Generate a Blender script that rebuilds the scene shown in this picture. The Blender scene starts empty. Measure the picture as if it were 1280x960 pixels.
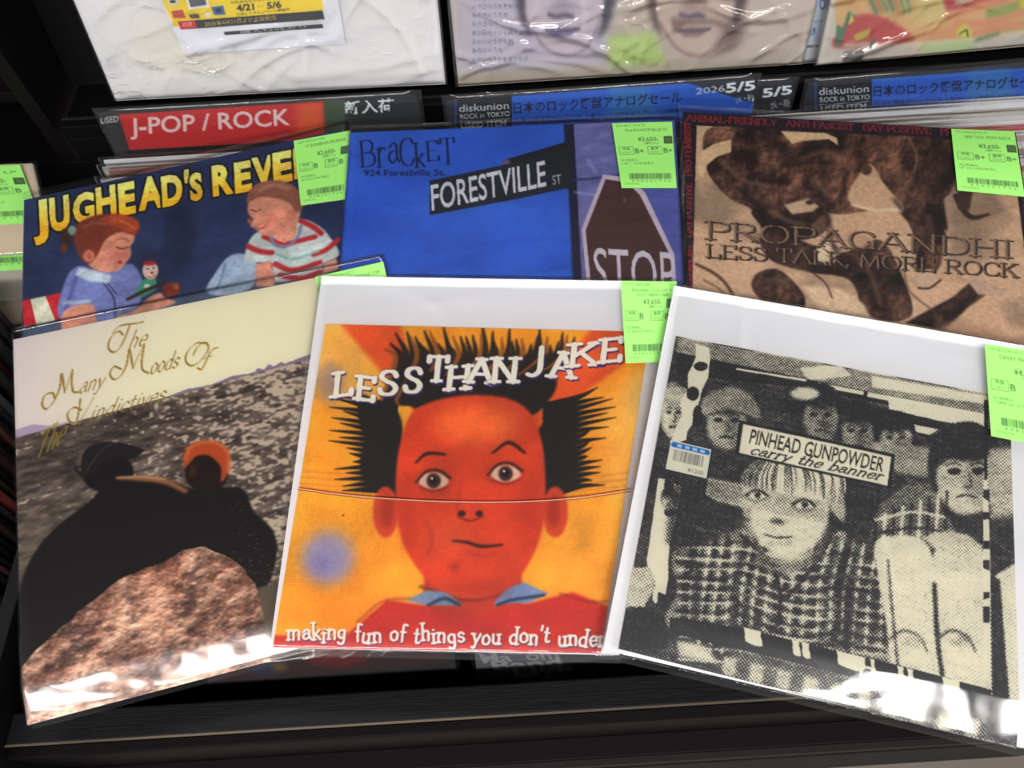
import bpy, math, random
import numpy as np
from mathutils import Vector, Matrix

# ------------------------------------------------------------------ camera, light, exposure
CZ = 1.35                                   # eye height above the shop floor (metres)
FPX = 924.0                                 # focal length for a 1280 px wide frame
EYE = np.array([0.0, 0.0, CZ])
PITCH, ROLL = math.radians(60), math.radians(3.5)
CF = np.array([0, math.cos(PITCH), -math.sin(PITCH)])
_r0 = np.array([1.0, 0, 0]); _u0 = np.cross(_r0, CF)
CR = math.cos(ROLL) * _r0 - math.sin(ROLL) * _u0
CU = np.cross(CR, CF)

scene = bpy.context.scene
col = scene.collection
cam_d = bpy.data.cameras.new('camera'); cam = bpy.data.objects.new('camera', cam_d); col.objects.link(cam)
cam_d.sensor_width = 36; cam_d.lens = 36 * FPX / 1280; cam_d.clip_start = .01
cam.matrix_world = Matrix(((CR[0], CU[0], -CF[0], 0), (CR[1], CU[1], -CF[1], 0), (CR[2], CU[2], -CF[2], CZ), (0, 0, 0, 1)))
scene.camera = cam

world = bpy.data.worlds.new('shop_air'); scene.world = world; world.use_nodes = True
world.node_tree.nodes['Background'].inputs[0].default_value = (.93, .95, 1, 1)
world.node_tree.nodes['Background'].inputs[1].default_value = .32
scene.view_settings.view_transform = 'Standard'; scene.view_settings.look = 'None'
scene.view_settings.gamma = 1; scene.view_settings.use_curve_mapping = False
scene.view_settings.exposure = 0.0
LAMP_W = 27.5                                # watts of each fluorescent fitting
CEIL = 2.75

rnd = random.Random(4)

# ------------------------------------------------------------------ materials
def nt(m):
    m.use_nodes = True; return m.node_tree.nodes, m.node_tree.links
def set_in(n, name, v):
    if name in n.inputs: n.inputs[name].default_value = v
def mat(name, rgb, rough=.5, spec=.5, metal=0, noise=0, nscale=40, bump=0, bscale=200, stretch=None):
    m = bpy.data.materials.new(name); N, L = nt(m); b = N['Principled BSDF']
    c = (*[((x / 255) / 12.92 if x / 255 <= .04045 else ((x / 255 + .055) / 1.055) ** 2.4) for x in rgb], 1)
    b.inputs['Base Color'].default_value = c; b.inputs['Roughness'].default_value = rough
    set_in(b, 'Specular IOR Level', spec); b.inputs['Metallic'].default_value = metal
    tc = N.new('ShaderNodeTexCoord'); mp = N.new('ShaderNodeMapping'); L.new(tc.outputs['Object'], mp.inputs[0])
    if stretch: mp.inputs['Scale'].default_value = stretch
    if noise:
        t = N.new('ShaderNodeTexNoise'); t.inputs['Scale'].default_value = nscale; t.inputs['Detail'].default_value = 6
        L.new(mp.outputs[0], t.inputs['Vector'])
        mx = N.new('ShaderNodeMix'); mx.data_type = 'RGBA'
        mx.inputs['A'].default_value = (*[x * (1 - noise) for x in c[:3]], 1); mx.inputs['B'].default_value = (*[min(1, x * (1 + noise)) for x in c[:3]], 1)
        L.new(t.outputs['Fac'], mx.inputs['Factor']); L.new(mx.outputs['Result'], b.inputs['Base Color'])
    if bump:
        t = N.new('ShaderNodeTexNoise'); t.inputs['Scale'].default_value = bscale; L.new(mp.outputs[0], t.inputs['Vector'])
        bp = N.new('ShaderNodeBump'); bp.inputs['Strength'].default_value = bump; bp.inputs['Distance'].default_value = .001
        L.new(t.outputs['Fac'], bp.inputs['Height']); L.new(bp.outputs[0], b.inputs['Normal'])
    return m
def print_mat(name, rough=.45, spec=.35):
    m = bpy.data.materials.new(name); N, L = nt(m); b = N['Principled BSDF']
    a = N.new('ShaderNodeAttribute'); a.attribute_name = 'ink'
    L.new(a.outputs['Color'], b.inputs['Base Color']); b.inputs['Roughness'].default_value = rough; set_in(b, 'Specular IOR Level', spec)
    t = N.new('ShaderNodeTexNoise'); t.inputs['Scale'].default_value = 900
    bp = N.new('ShaderNodeBump'); bp.inputs['Strength'].default_value = .05; bp.inputs['Distance'].default_value = .0004
    tc = N.new('ShaderNodeTexCoord'); L.new(tc.outputs['Object'], t.inputs['Vector'])
    L.new(t.outputs['Fac'], bp.inputs['Height']); L.new(bp.outputs[0], b.inputs['Normal'])
    return m
def film_mat(name, veil=.03, wr=.35, scale=22, rough=.06, ior=1.5, tint=(1, 1, 1), gloss=1.0):
    """thin clear plastic film: passes light straight through, mirrors a little, wrinkled"""
    m = bpy.data.materials.new(name); N, L = nt(m)
    for n in list(N):
        if n.type != 'OUTPUT_MATERIAL': N.remove(n)
    out = [n for n in N if n.type == 'OUTPUT_MATERIAL'][0]
    tr = N.new('ShaderNodeBsdfTransparent'); tr.inputs[0].default_value = (*tint, 1)
    gl = N.new('ShaderNodeBsdfGlossy'); gl.inputs['Roughness'].default_value = rough; gl.inputs[0].default_value = (1, 1, 1, 1)
    df = N.new('ShaderNodeBsdfDiffuse'); df.inputs[0].default_value = (.8, .8, .82, 1)
    fr = N.new('ShaderNodeFresnel'); fr.inputs[0].default_value = ior
    tc = N.new('ShaderNodeTexCoord'); t1 = N.new('ShaderNodeTexNoise'); t1.inputs['Scale'].default_value = scale; t1.inputs['Detail'].default_value = 3; t1.inputs['Distortion'].default_value = .8
    t2 = N.new('ShaderNodeTexNoise'); t2.inputs['Scale'].default_value = scale * .5; t2.inputs['Detail'].default_value = 1
    mp = N.new('ShaderNodeMapping'); mp.inputs['Rotation'].default_value = (0, 0, .6); mp.inputs['Scale'].default_value = (1, 1.7, 1)
    L.new(tc.outputs['Object'], mp.inputs[0]); L.new(mp.outputs[0], t1.inputs['Vector']); L.new(tc.outputs['Object'], t2.inputs['Vector'])
    # ridges: |n-.5|, keeps creases thin
    s = N.new('ShaderNodeMath'); s.operation = 'SUBTRACT'; s.inputs[1].default_value = .5; L.new(t1.outputs['Fac'], s.inputs[0])
    ab = N.new('ShaderNodeMath'); ab.operation = 'ABSOLUTE'; L.new(s.outputs[0], ab.inputs[0])
    pw = N.new('ShaderNodeMath'); pw.operation = 'POWER'; pw.inputs[1].default_value = .6; L.new(ab.outputs[0], pw.inputs[0])
    mu = N.new('ShaderNodeMath'); mu.operation = 'MULTIPLY'; L.new(pw.outputs[0], mu.inputs[0])
    gt = N.new('ShaderNodeMapRange'); gt.inputs['From Min'].default_value = .52; gt.inputs['From Max'].default_value = .72; L.new(t2.outputs['Fac'], gt.inputs[0]); L.new(gt.outputs[0], mu.inputs[1])
    bp = N.new('ShaderNodeBump'); bp.inputs['Strength'].default_value = wr; bp.inputs['Distance'].default_value = .006; L.new(mu.outputs[0], bp.inputs['Height'])
    L.new(bp.outputs[0], gl.inputs['Normal']); L.new(bp.outputs[0], fr.inputs['Normal'])
    k = N.new('ShaderNodeMath'); k.operation = 'MULTIPLY'; k.inputs[1].default_value = gloss; L.new(fr.outputs[0], k.inputs[0])
    m1 = N.new('ShaderNodeMixShader'); m1.inputs[0].default_value = veil; L.new(tr.outputs[0], m1.inputs[1]); L.new(df.outputs[0], m1.inputs[2])
    m2 = N.new('ShaderNodeMixShader'); L.new(k.outputs[0], m2.inputs[0]); L.new(m1.outputs[0], m2.inputs[1]); L.new(gl.outputs[0], m2.inputs[2])
    L.new(m2.outputs[0], out.inputs[0])
    return m
M_PRINT = print_mat('printed_card')
M_GLOSSY = print_mat('laminated_card', .34, .4)
M_LABEL = print_mat('printed_label', .6, .2)
M_FILM = film_mat('clear_sleeve', veil=.008, wr=.12, scale=16, gloss=.95, rough=.075)
M_FILM_SOFT = film_mat('clear_sleeve_smooth', veil=.004, wr=.12, scale=14, rough=.08, gloss=1.0)
M_FILM_HEAVY = film_mat('crumpled_sleeve', veil=.05, wr=.8, scale=20, rough=.09, gloss=2.2)
M_ACRYL = film_mat('clear_acrylic', veil=.02, wr=.1, scale=8, rough=.1, gloss=1.0, tint=(.90, .92, .94))
M_WHITE = mat('white_board', (236, 236, 240), .5, .3, noise=.015, nscale=6)
M_BLACK = mat('black_laminate', (17, 14, 14), .5, .12, noise=.25, nscale=30, stretch=(1, 14, 14))
M_GRAIN = mat('black_wood_grain', (20, 19, 22), .55, .12, noise=.55, nscale=24, bump=.5, bscale=40, stretch=(1, 22, 22))
M_SHELF = mat('black_shelf_metal', (14, 12, 13), .5, .15, noise=.2, nscale=8)
M_EDGE = mat('grey_edge_band', (34, 31, 30), .5, .15, noise=.1, nscale=20)

# ------------------------------------------------------------------ object helpers
def link(o): col.objects.link(o); return o
def tag(o, label=None, cat=None, group=None, kind=None):
    if label: o['label'] = label
    if cat: o['category'] = cat
    if group: o['group'] = group
    if kind: o['kind'] = kind
    return o
def thing(name, loc, label, cat, group=None):
    o = link(bpy.data.objects.new(name, None)); o.location = loc; o.empty_display_size = .02
    tag(o, label, cat, group); return o
def put(name, me, m, parent=None):
    o = link(bpy.data.objects.new(name, me)); me.materials.append(m)
    if parent is not None:
        o.parent = parent; o.matrix_parent_inverse = Matrix.Translation(-Vector(parent.location))
    return o
def raw_mesh(name, V, Q, smooth=False):
    me = bpy.data.meshes.new(name); V = np.asarray(V, np.float32); Q = np.asarray(Q, np.int32)
    me.vertices.add(len(V)); me.vertices.foreach_set('co', V.ravel())
    me.loops.add(Q.size); me.loops.foreach_set('vertex_index', Q.ravel())
    me.polygons.add(len(Q)); me.polygons.foreach_set('loop_start', np.arange(0, Q.size, 4, dtype=np.int32))
    me.polygons.foreach_set('use_smooth', np.full(len(Q), smooth)); me.update(); me.validate(); return me
def box_vq(lo, hi, off=0):
    x0, y0, z0 = lo; x1, y1, z1 = hi
    V = [(x0, y0, z0), (x1, y0, z0), (x1, y1, z0), (x0, y1, z0), (x0, y0, z1), (x1, y0, z1), (x1, y1, z1), (x0, y1, z1)]
    Q = [(0, 3, 2, 1), (4, 5, 6, 7), (0, 1, 5, 4), (1, 2, 6, 5), (2, 3, 7, 6), (3, 0, 4, 7)]
    return V, [tuple(i + off for i in q) for q in Q]
def box(name, lo, hi, m, parent=None, kind=None, bevel=.0008):
    V, Q = box_vq(lo, hi); me = raw_mesh(name, V, Q); o = put(name, me, m, parent)
    if bevel:
        b = o.modifiers.new('bevel', 'BEVEL'); b.width = bevel; b.segments = 2
    if kind: o['kind'] = kind
    return o
def plane_n(slope):                            # card that rises away from the viewer
    a = math.radians(slope); return np.array([0, -math.sin(a), math.cos(a)])
def hit(p, P0, n):
    p = np.atleast_2d(np.asarray(p, float))
    d = CF * FPX + np.outer(p[:, 0] - 640, CR) - np.outer(p[:, 1] - 480, CU)
    return EYE + d * (((P0 - EYE) @ n) / (d @ n))[:, None]
def fbm(h, w, cells, seed, octv=4, ax=1.0):
    rg = np.random.default_rng(seed); out = np.zeros((h, w)); amp = 1; tot = 0
    for o in range(octv):
        cy, cx = max(2, int(cells * 2 ** o)), max(2, int(cells * 2 ** o * ax))
        g = rg.random((cy + 2, cx + 2)); y = np.linspace(0, cy, h, endpoint=False); x = np.linspace(0, cx, w, endpoint=False)
        yi = y.astype(int); xi = x.astype(int); fy = y - yi; fx = x - xi
        fy = (fy * fy * (3 - 2 * fy))[:, None]; fx = (fx * fx * (3 - 2 * fx))[None]
        a = g[yi][:, xi]; b = g[yi][:, xi + 1]; c = g[yi + 1][:, xi]; d = g[yi + 1][:, xi + 1]
        out += amp * ((a * (1 - fx) + b * fx) * (1 - fy) + (c * (1 - fx) + d * fx) * fy); tot += amp; amp *= .55
    return out / tot

# ------------------------------------------------------------------ drawing kit for the printed matter
_txt = {}
def text_tris(s, bold=0.0):
    key = (s, bold)
    if key not in _txt:
        c = bpy.data.curves.new('t', 'FONT'); c.body = s; c.resolution_u = 3; c.offset = bold; c.fill_mode = 'FRONT'
        o = bpy.data.objects.new('t', c); col.objects.link(o); bpy.context.view_layer.update()
        me = o.evaluated_get(bpy.context.evaluated_depsgraph_get()).to_mesh(); me.calc_loop_triangles()
        v = np.zeros(len(me.vertices) * 3); me.vertices.foreach_get('co', v); v = v.reshape(-1, 3)[:, :2]
        t = np.zeros(len(me.loop_triangles) * 3, np.int32); me.loop_triangles.foreach_get('vertices', t)
        _txt[key] = v[t.reshape(-1, 3)] if len(t) else np.zeros((0, 3, 2))
        bpy.data.objects.remove(o); bpy.data.curves.remove(c)
    return _txt[key]
GL = {  # pen-stroke letters; 'c' = curved stroke, cap height 1, x-height .55
 'A': (.85, '.05,0 .42,1|.42,1 .8,0|.2,.36 .62,.36'), 'B': (.75, '.14,0 .14,1|c.14,1 .45,1 .62,.88 .6,.64 .42,.53 .14,.53|c.14,.53 .5,.53 .7,.36 .66,.1 .42,0 .14,0'),
 'C': (.8, 'c.74,.78 .62,.96 .4,1 .17,.86 .08,.5 .17,.14 .4,0 .62,.04 .74,.22'), 'D': (.85, '.14,0 .14,1|c.14,1 .45,1 .7,.86 .78,.5 .7,.14 .45,0 .14,0'),
 'E': (.72, '.14,0 .14,1|.14,1 .64,1|.14,.52 .5,.52|.14,0 .66,0|.64,1 .64,.84|.66,0 .66,.18'), 'F': (.7, '.14,0 .14,1|.14,1 .64,1|.14,.52 .5,.52|.64,1 .64,.84'),
 'G': (.85, 'c.74,.78 .62,.96 .4,1 .17,.86 .08,.5 .17,.14 .4,0 .62,.04 .72,.14|.72,.05 .72,.42|.55,.42 .82,.42'), 'H': (.88, '.14,0 .14,1|.72,0 .72,1|.14,.52 .72,.52'),
 'I': (.34, '.17,0 .17,1'), 'J': (.55, 'c.36,1 .36,.5 .34,.15 .2,0 .06,.06'), 'K': (.8, '.14,0 .14,1|.66,1 .14,.42|.32,.6 .72,0'), 'L': (.68, '.14,0 .14,1|.14,0 .62,0|.62,0 .62,.2'),
 'M': (.98, '.1,0 .14,1|.14,1 .48,.12|.48,.12 .82,1|.82,1 .86,0'), 'N': (.88, '.14,0 .14,1|.14,1 .72,0|.72,0 .72,1'),
 'O': (.9, 'c.45,1 .2,.9 .08,.5 .2,.1 .45,0 .7,.1 .82,.5 .7,.9 .45,1'), 'P': (.72, '.14,0 .14,1|c.14,1 .46,1 .64,.88 .64,.6 .46,.48 .14,.48'),
 'R': (.8, '.14,0 .14,1|c.14,1 .46,1 .62,.88 .62,.64 .46,.52 .14,.52|.36,.52 .74,0'), 'S': (.68, 'c.6,.8 .52,.95 .34,1 .15,.92 .12,.72 .3,.56 .5,.46 .62,.26 .52,.05 .32,0 .14,.06 .08,.22'),
 'T': (.76, '.38,0 .38,1|.06,1 .7,1|.06,1 .06,.82|.7,1 .7,.82'), 'U': (.85, 'c.14,1 .14,.4 .22,.08 .42,0 .62,.08 .7,.4 .7,1'), 'V': (.8, '.06,1 .4,0|.4,0 .74,1'), 'Y': (.76, '.06,1 .38,.45|.7,1 .38,.45|.38,.45 .38,0'), 'Z': (.7, '.08,1 .62,1|.62,1 .08,0|.08,0 .64,0'),
 'a': (.56, 'c.12,.45 .28,.56 .42,.46 .42,.2 .5,.02|c.42,.32 .2,.32 .08,.16 .2,0 .42,.12'), 'd': (.58, '.44,0 .44,1|c.44,.45 .28,.56 .1,.4 .08,.2 .2,.02 .44,.1'),
 'e': (.52, '.1,.3 .44,.3|c.44,.3 .4,.52 .26,.56 .1,.42 .08,.2 .2,.0 .44,.1'), 'f': (.4, 'c.42,.95 .28,1 .2,.85 .2,.0|.06,.55 .36,.55'), 'g': (.56, 'c.42,.5 .42,-.1 .3,-.28 .1,-.22|c.42,.45 .26,.56 .1,.42 .1,.2 .24,.06 .42,.16'),
 'h': (.6, '.12,0 .12,1|c.12,.4 .28,.56 .44,.44 .44,0'), 'i': (.3, '.14,0 .14,.55|.12,.78 .17,.78'), 'k': (.56, '.12,0 .12,1|.44,.55 .12,.22|.22,.32 .48,0'), 'm': (.84, '.1,0 .1,.55|c.1,.4 .24,.56 .38,.46 .38,0|c.38,.4 .52,.56 .68,.44 .68,0'),
 'n': (.6, '.12,0 .12,.55|c.12,.4 .28,.56 .44,.44 .44,0'), 'o': (.54, 'c.27,.56 .1,.42 .08,.26 .12,.08 .27,0 .42,.08 .46,.26 .42,.44 .27,.56'), 'r': (.44, '.12,0 .12,.55|c.12,.38 .24,.56 .38,.5'), 's': (.46, 'c.38,.46 .24,.56 .1,.46 .14,.32 .32,.24 .38,.1 .22,0 .06,.08'),
 't': (.4, 'c.18,.8 .18,.15 .26,.0 .38,.06|.04,.55 .34,.55'), 'u': (.6, 'c.12,.55 .12,.12 .26,.0 .42,.14|.44,.55 .44,0'), 'y': (.54, '.06,.55 .26,.04|c.46,.55 .26,.04 .16,-.24 .02,-.24'),
 'v': (.5, '.06,.55 .24,0|.24,0 .44,.55'), 'c': (.48, 'c.42,.44 .28,.56 .1,.42 .08,.2 .22,.0 .42,.1'), 'b': (.56, '.12,0 .12,1|c.12,.42 .3,.56 .46,.42 .46,.14 .3,0 .12,.08'), 'l': (.28, '.14,0 .14,1'),
 "'": (.22, '.1,1 .08,.76'), ',': (.25, '.14,.06 .06,-.14'), '.': (.25, '.1,.04 .16,.04'), '-': (.4, '.08,.36 .34,.36'), ' ': (.4, ''),
}
def catmull(P, closed, n=6):
    P = np.asarray(P, float)
    Q = np.vstack([P[-1:], P, P[:2]]) if closed else np.vstack([2 * P[:1] - P[1:2], P, 2 * P[-1:] - P[-2:-1]])
    t = np.linspace(0, 1, n, endpoint=False)[:, None]; out = []
    for i in range(len(Q) - 3):
        a, b, c, d = Q[i:i + 4]
        out.append(.5 * (2 * b + (c - a) * t + (2 * a - 5 * b + 4 * c - d) * t ** 2 + (3 * b - a - 3 * c + d) * t ** 3))
    out = np.vstack(out)
    return out if closed else np.vstack([out, P[-1:]])
def boxblur(m, r):
    r = int(round(r))
    if r < 1: return m
    for _ in range(2):
        for ax in (0, 1):
            p = np.pad(m, [(r + 1, r) if a == ax else (0, 0) for a in (0, 1)], mode='edge'); c = np.cumsum(p, axis=ax)
            n = m.shape[ax]; k = 2 * r + 1
            m = (np.take(c, range(k, k + n), axis=ax) - np.take(c, range(0, n), axis=ax)) / k
    return m
def RGB(c): return np.array(c if hasattr(c, '__len__') else (c, c, c), float) / 255

class Sheet:
    """a flat printed sheet: four 3-D corners (TL TR BR BL) and a canvas for the print in its own u,v frame"""
    def __init__(s, corners, W, H, v0=0.0, v1=1.0, base=(240, 240, 240)):
        s.c = np.asarray(corners, float); s.W, s.H, s.v0, s.v1 = W, H, v0, v1
        e1 = s.c[1] - s.c[0]; s.n = np.cross(s.c[3] - s.c[0], e1); s.n /= np.linalg.norm(s.n)
        if s.n[2] < 0: s.n = -s.n
        s.ex = e1 / np.linalg.norm(e1); s.ey = np.cross(s.n, s.ex)
        s.q = np.stack([(s.c - s.c[0]) @ s.ex, (s.c - s.c[0]) @ s.ey], 1)
        s.img = np.ones((H, W, 3)) * RGB(base); s.k = 1.0
        a = s.P([(640, 480), (641, 480)]); s.k = max(.5, float(np.linalg.norm(a[1] - a[0])))   # canvas px per reference px
    def pt(s, u, v):
        u = np.asarray(u, float)[..., None]; v = np.asarray(v, float)[..., None]; c = s.c
        return (c[0] * (1 - u) + c[1] * u) * (1 - v) + (c[3] * (1 - u) + c[2] * u) * v
    def uv(s, p):
        X = hit(p, s.c[0], s.n) - s.c[0]; x = np.stack([X @ s.ex, X @ s.ey], 1); uv = np.full_like(x, .5); a, b, c, d = s.q
        for _ in range(12):
            u, v = uv[:, :1], uv[:, 1:]
            f = (a * (1 - u) + b * u) * (1 - v) + (d * (1 - u) + c * u) * v - x
            fu = (b - a) * (1 - v) + (c - d) * v; fv = (d * (1 - u) + c * u) - (a * (1 - u) + b * u)
            det = fu[:, 0] * fv[:, 1] - fu[:, 1] * fv[:, 0]
            uv = uv - np.stack([(f[:, 0] * fv[:, 1] - f[:, 1] * fv[:, 0]) / det, (fu[:, 0] * f[:, 1] - fu[:, 1] * f[:, 0]) / det], 1)
        return uv
    def P(s, p):
        uv = s.uv(p); return np.stack([uv[:, 0] * s.W, (uv[:, 1] - s.v0) / (s.v1 - s.v0) * s.H], 1)
    def _box(s, lo, hi, pad):
        x0, y0 = np.floor(lo - pad).astype(int); x1, y1 = np.ceil(hi + pad).astype(int) + 1
        return max(0, x0), max(0, y0), min(s.W, x1), min(s.H, y1)
    def blend(s, m, bx, c, a=1.0):
        x0, y0, x1, y1 = bx; m = (m * a)[..., None]; r = s.img[y0:y1, x0:x1]
        if callable(c): c = c(x0, y0, x1, y1)
        elif not isinstance(c, np.ndarray): c = RGB(c)
        s.img[y0:y1, x0:x1] = r * (1 - m) + c * m
    def poly(s, pts, c, blur=0, a=1.0, smooth=False, raw=False, rough=0):
        p = np.asarray(pts, float) if raw else s.P(pts)
        if smooth: p = catmull(p, True)
        if rough:
            rg = np.random.default_rng(len(p)); q = []
            for i in range(len(p)):
                for t in (0, .33, .66): q.append(p[i] * (1 - t) + p[(i + 1) % len(p)] * t + rg.normal(0, rough * s.k, 2))
            p = np.array(q)
        br = blur * s.k; bx = s._box(p.min(0), p.max(0), 2 + 3 * br); x0, y0, x1, y1 = bx
        if x1 <= x0 or y1 <= y0: return
        X = np.arange(x0, x1) + .5; m = np.zeros((y1 - y0, x1 - x0)); K = 3
        for sy in range(K):
            Y = np.arange(y0, y1) + (sy + .5) / K; cross = np.zeros((y1 - y0, x1 - x0))
            for i in range(len(p)):
                (ax, ay), (b_x, by) = p[i], p[(i + 1) % len(p)]
                if ay == by: continue
                r = np.nonzero((Y >= min(ay, by)) & (Y < max(ay, by)))[0]
                if len(r) == 0: continue
                xc = ax + (Y[r] - ay) * (b_x - ax) / (by - ay)
                cov = np.clip(X[None] - xc[:, None] + .5, 0, 1)
                cross[r] += cov if by > ay else -cov
            m += np.abs(cross)
        m = np.clip(m / K, 0, 1)
        if br >= 1: m = boxblur(m, br)
        s.blend(m, bx, c, a)
    def ell(s, cx, cy, rx, ry, c, blur=0, a=1.0, rot=0, raw=False):
        t = np.linspace(0, 2 * np.pi, 28, endpoint=False); r = math.radians(rot)
        x = np.cos(t) * rx; y = np.sin(t) * ry
        s.poly(np.stack([cx + x * math.cos(r) - y * math.sin(r), cy + x * math.sin(r) + y * math.cos(r)], 1), c, blur, a, raw=raw)
    def stroke(s, pts, w, c, blur=0, a=1.0, smooth=True, raw=False, nib=None):
        p = np.asarray(pts, float) if raw else s.P(pts)
        if not raw: w = np.asarray(w, float) * s.k
        if smooth and len(p) > 2:
            n0 = len(p); p = catmull(p, False, 5)
            if np.ndim(w): w = np.interp(np.linspace(0, n0 - 1, len(p)), np.arange(n0), w)
        w = np.broadcast_to(np.asarray(w, float), (len(p),)).copy()
        br = blur * s.k; bx = s._box(p.min(0), p.max(0), w.max() + 2 + 3 * br); x0, y0, x1, y1 = bx
        if x1 <= x0 or y1 <= y0: return
        m = np.zeros((y1 - y0, x1 - x0))
        for i in range(len(p) - 1):
            A, B = p[i], p[i + 1]; d = B - A; L = d @ d
            if L < 1e-9: continue
            wa, wb = w[i], w[i + 1]
            if nib is not None:
                cs = abs((d[0] * nib[1] - d[1] * nib[0]) / math.sqrt(L)); wa = wb = wa * (nib[2] + (1 - nib[2]) * cs)
            mw = max(wa, wb) / 2 + 1.5
            a0 = np.floor(np.minimum(A, B) - mw).astype(int); a1 = np.ceil(np.maximum(A, B) + mw).astype(int) + 1
            u0, v0, u1, v1 = max(x0, a0[0]), max(y0, a0[1]), min(x1, a1[0]), min(y1, a1[1])
            if u1 <= u0 or v1 <= v0: continue
            X = np.arange(u0, u1)[None] + .5 - A[0]; Y = np.arange(v0, v1)[:, None] + .5 - A[1]
            t = np.clip((X * d[0] + Y * d[1]) / L, 0, 1); D = np.hypot(X - t * d[0], Y - t * d[1])
            sub = m[v0 - y0:v1 - y0, u0 - x0:u1 - x0]
            np.maximum(sub, np.clip((wa + (wb - wa) * t) / 2 - D + .5, 0, 1), out=sub)
        if br >= 1: m = boxblur(m, br)
        s.blend(m, bx, c, a)
    def tris(s, T, c, a=1.0, blur=0):
        if len(T) == 0: return
        lo = T.reshape(-1, 2).min(0); hi = T.reshape(-1, 2).max(0); bx = s._box(lo, hi, 2 + blur * 3); x0, y0, x1, y1 = bx
        if x1 <= x0 or y1 <= y0: return
        K = 2; m = np.zeros(((y1 - y0) * K, (x1 - x0) * K)); T = (T - [x0, y0]) * K
        for A, B, C in T:
            ar = (B[0] - A[0]) * (C[1] - A[1]) - (B[1] - A[1]) * (C[0] - A[0])
            if abs(ar) < 1e-6: continue
            if ar < 0: B, C = C, B
            u0 = max(0, int(min(A[0], B[0], C[0]))); u1 = min(m.shape[1], int(max(A[0], B[0], C[0])) + 2)
            v0 = max(0, int(min(A[1], B[1], C[1]))); v1 = min(m.shape[0], int(max(A[1], B[1], C[1])) + 2)
            if u1 <= u0 or v1 <= v0: continue
            X = np.arange(u0, u1)[None] + .5; Y = np.arange(v0, v1)[:, None] + .5; ok = True
            for p, q in ((A, B), (B, C), (C, A)):
                ok = ok & ((q[0] - p[0]) * (Y - p[1]) - (q[1] - p[1]) * (X - p[0]) >= -1e-6)
            np.maximum(m[v0:v1, u0:u1], ok, out=m[v0:v1, u0:u1])
        m = m.reshape(y1 - y0, K, x1 - x0, K).mean((1, 3))
        if blur >= 1: m = boxblur(m, blur)
        s.blend(m, bx, c, a)
    def text(s, t, p0, p1, up, c, bold=0.0, a=1.0, outline=0, oc=0, shadow=None, shc=0, blur=0):
        """baseline from p0 to p1 (reference px), up = vector of the cap height"""
        T = text_tris(t, bold)
        if len(T) == 0: return
        x0, x1 = T[..., 0].min(), T[..., 0].max()
        xx = (T[..., 0] - x0) / (x1 - x0); yy = T[..., 1] / .73
        p = np.asarray(p0, float) + xx[..., None] * (np.asarray(p1, float) - p0) + yy[..., None] * np.asarray(up, float)
        Q = s.P(p.reshape(-1, 2)).reshape(-1, 3, 2)
        if shadow: s.tris(Q + np.array(shadow) * s.k, shc, a)
        if outline:
            for k in range(10):
                s.tris(Q + outline * s.k * np.array([math.cos(k * .628), math.sin(k * .628)]), oc, a)
        s.tris(Q, c, a, blur)
    def pen(s, t, p0, p1, up, c, w=2.0, serif=.1, nib=(1, 0, .35), a=1.0, shadow=None, shc=0, jit=0, seed=1, slant=0, outline=0, oc=0):
        """lettering drawn with pen strokes, thick uprights, small serifs"""
        p0 = np.array(p0, float); p1 = np.array(p1, float); up = np.array(up, float)
        tot = sum(GL.get(ch, GL[' '])[0] for ch in t); dx = (p1 - p0) / tot; rg = random.Random(seed); S = []; x = 0
        for ch in t:
            adv, g = GL.get(ch, GL[' ']); jy = rg.uniform(-jit, jit); ja = rg.uniform(-jit, jit) * .9
            for st in g.split('|'):
                if not st: continue
                cv = st[0] == 'c'; q = np.array([[float(z) for z in k.split(',')] for k in st.lstrip('c').split()])
                if cv: q = catmull(q, False, 5)
                segs = [q]
                if serif and not cv:
                    for e, f in ((q[0], q[-1]), (q[-1], q[0])):
                        if abs(e[1] - f[1]) > .4 and min(abs(e[1] - z) for z in (0, 1, .55)) < .02: segs.append(np.array([[e[0] - serif, e[1]], [e[0] + serif, e[1]]]))
                for q in segs:
                    qx = q[:, 0] - adv / 2; qy = q[:, 1] - .4; r = ja
                    X = x + adv / 2 + qx * math.cos(r) - qy * math.sin(r); Y = .4 + jy + qx * math.sin(r) + qy * math.cos(r)
                    S.append(s.P(p0 + (X + slant * Y)[:, None] * dx + Y[:, None] * up))
            x += adv
        W = w * s.k
        if shadow:
            for q in S: s.stroke(q + np.array(shadow) * s.k, W, shc, smooth=False, raw=True, nib=nib, a=a)
        if outline:
            for q in S: s.stroke(q, W + 2 * outline * s.k, oc, smooth=False, raw=True, nib=(nib[0], nib[1], max(nib[2], .6)), a=a)
        for q in S: s.stroke(q, W, c, smooth=False, raw=True, nib=nib, a=a)
    def grid_xy(s): return np.meshgrid(np.arange(s.W) / s.W, np.linspace(s.v0, s.v1, s.H))
    def sample(s, U, V, r=0):
        x = np.clip(U * s.W - .5, 0, s.W - 1.001); y = np.clip((V - s.v0) / (s.v1 - s.v0) * s.H - .5, 0, s.H - 1.001)
        xi = x.astype(int); yi = y.astype(int); fx = (x - xi)[..., None]; fy = (y - yi)[..., None]; I = s.img
        return (I[yi, xi] * (1 - fx) + I[yi, xi + 1] * fx) * (1 - fy) + (I[yi + 1, xi] * (1 - fx) + I[yi + 1, xi + 1] * fx) * fy
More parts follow.
